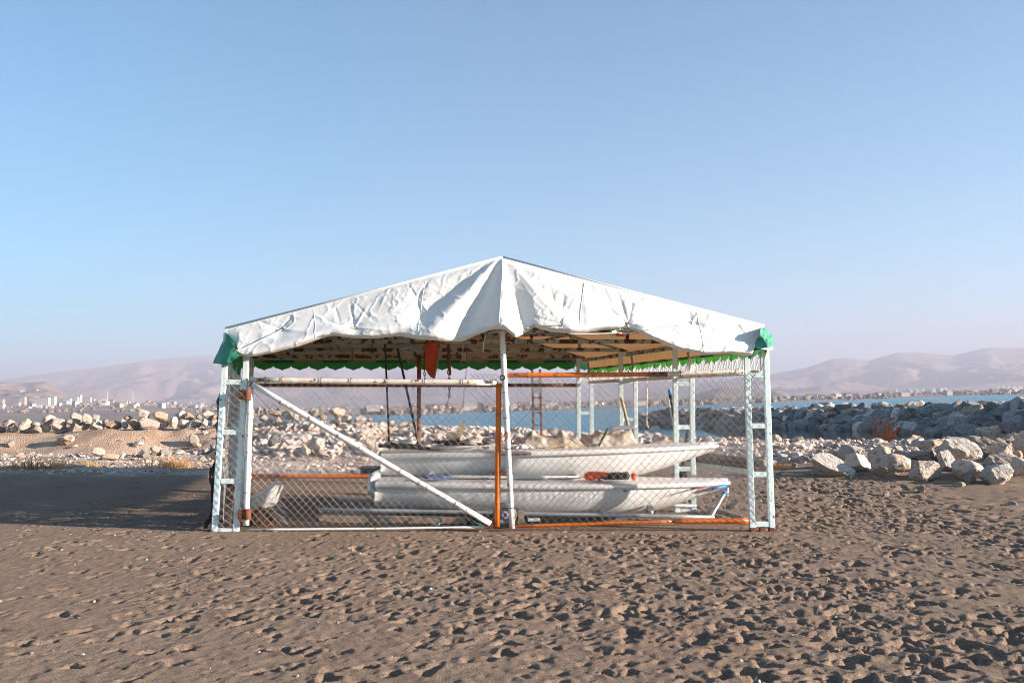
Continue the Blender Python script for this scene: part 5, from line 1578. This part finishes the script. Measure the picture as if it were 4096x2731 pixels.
plank(P(890, 1876, 12.2), P(985, 1872, 12.2), .16, .05, M['wood'], 'plank', 'short tan plank behind the left ladder post')
tag(pipe(P(890, 1876, 11.0), P(962, 1838, 11.6), .030).build('pipe', M['white_pipe'], smooth=True), 'short white pipe slanting behind the left ladder post', 'pipe')
# black shade netting on the left fence
ny_, nz_ = 60, 46
vv, uu = np.meshgrid(np.linspace(0, 1, nz_), np.linspace(0, 1, ny_))
Yn = 9.98 + 1.25 * uu
zt = 1.50
Xn = np.array([[TX(-1, q) for q in r] for r in Yn]) - .15 - .10 * (1 - vv) ** 2.0 + .03 * fbm2(uu * 9, vv * 7, 3, 14)
Zn = .02 + 0.2 * sstep(10.5, 15, Yn) + (zt - .1 * np.sin(uu * 15) ** 2 - .3 * uu) * vv
hole = fbm2(uu * 22, vv * 26, 2, 19)
mbn = MB()
pts_ = np.stack([Xn, Yn, Zn], -1)
idx = np.arange(ny_ * nz_).reshape(ny_, nz_)
fc = [(idx[i, j], idx[i + 1, j], idx[i + 1, j + 1], idx[i, j + 1]) for i in range(ny_ - 1) for j in range(nz_ - 1) if hole[i, j] < .55]
mbn.add(pts_.reshape(-1, 3), fc)
tag(mbn.build('shade_netting', M['shade_net'], smooth=True), 'ragged black shade netting hanging down the side fence by the rope heap', 'netting')
# rusty ladder mast beyond the shelter
lp = thing('rusty_mast', 'rusty two-legged ladder mast standing on the gravel behind the shelter', 'mast', P(2147, 1760, 19.0))
for x in (2131, 2162):
    a, b = P(x - 2, 1476, 19.0), P(x + 4, 1768, 19.0)
    MB().bar(b, a, .045, .045, up=(0, 1, 0)).build('leg', M['rust'], lp)
MB().box(P(2146, 1545, 18.96), (.17, .01, .26)).build('sheet_plate', M['hub'], lp)
for y in (1590, 1650, 1700):
    MB().bar(P(2131, y, 19.0), P(2163, y, 19.0), .025, .025).build('rung', M['rust'], lp)
# dry plants
def tuft(x, y, n_, hgt_, spread, m_, name, lab, r_=.004, Y=None):
    Yd = Y or ray_ground(x, y) or 18
    c = P(x, y, Yd); c[2] = ground_z(c[0], c[1])
    A, B, Rr = [], [], []
    gg = np.random.default_rng(int(x * 7 + y))
    for k in range(n_):
        p = c + np.array((gg.normal(0, spread * .45), gg.normal(0, spread * .3), -.02))
        d = np.array((gg.normal(0, .35), gg.normal(0, .3), 1.0)); d /= np.linalg.norm(d)
        h_ = hgt_ * gg.uniform(.4, 1.1)
        q = p + d * h_ * .55
        d2 = d + np.array((gg.normal(0, .35), gg.normal(0, .3), 0)); d2 /= np.linalg.norm(d2)
        A += [p, q]; B += [q, q + d2 * h_ * .5]; Rr += [r_, r_ * .7]
    o = thing(name, lab, 'plant', c)
    stuff(MB().segs(A, B, np.array(Rr), 3).build('stems', m_, o))
    return o
tuft(690, 1872, 260, .22, .42, M['straw'], 'dry_grass', 'orange dry grass tuft at the edge of the shadow near the shelter')
tuft(225, 1874, 200, .16, .40, M['straw'], 'dry_grass', 'low russet grass clump beside the twiggy shrub')
tuft(90, 1876, 160, .15, .38, M['straw'], 'dry_grass', 'low russet grass clump at the far edge of the shadow')
tuft(360, 1866, 90, .13, .30, M['straw'], 'dry_grass', 'thin straw clump between the grass clumps by the shadow')
tuft(135, 1882, 26, .30, .25, M['twig'], 'twiggy_shrub', 'leafless dark twiggy shrub at the edge of the shadow', .005)
tuft(3110, 1872, 130, .14, .30, M['straw'], 'dry_grass', 'orange grass tuft among stones beside the right ladder post')
tuft(3535, 1746, 40, .95, .42, M['reed'], 'reed_clump', 'tall russet reed clump in front of the dark cove', .013, 30.0)
tuft(3440, 1746, 16, .38, .25, M['reed'], 'reed_clump', 'small russet reeds left of the tall clump', .010, 30.0)
tuft(3667, 1746, 9, .55, .12, M['reed'], 'reed_clump', 'thin russet stems right of the tall clump', .010, 30.0)
tuft(3590, 1746, 8, .65, .25, M['twig'], 'reed_clump', 'bare grey stems close beside the tall reeds', .008, 30.0)
tuft(4015, 1740, 20, .60, .35, M['reed'], 'reed_clump', 'russet reeds behind the end of the boulder pile', .010, 28.0)

# ------------------------------------------------------------------ set the beach level with the lake, then the air
bpy.context.view_layer.update()
for o in list(COL.objects):
    if o.parent is None and o.type in ('MESH', 'EMPTY') and o.name not in FAR:
        o.matrix_world = TILT @ o.matrix_world
top_z = max(float(FH.max()), 40) + 15
hz = MB().box((0, 5500, (top_z - 12) / 2), (34000, 17500, top_z + 12)).build('haze', M['rock'], origin=(0, 0, 0))
hm_ = bpy.data.materials.new('air')
hm_.use_nodes = True
nt_ = hm_.node_tree
nt_.nodes.clear()
o_ = nt_.nodes.new('ShaderNodeOutputMaterial')
pv = nt_.nodes.new('ShaderNodeVolumePrincipled')
pv.inputs['Color'].default_value = (0.47, 0.46, 0.55, 1)
pv.inputs['Density'].default_value = HAZE_DENSITY
pv.inputs['Anisotropy'].default_value = 0.1
nt_.links.new(pv.outputs[0], o_.inputs['Volume'])
hz.data.materials.clear()
hz.data.materials.append(hm_)
hz['kind'] = 'stuff'
tag(hz, 'pale bluish haze in the air over the lake and hills', 'haze')
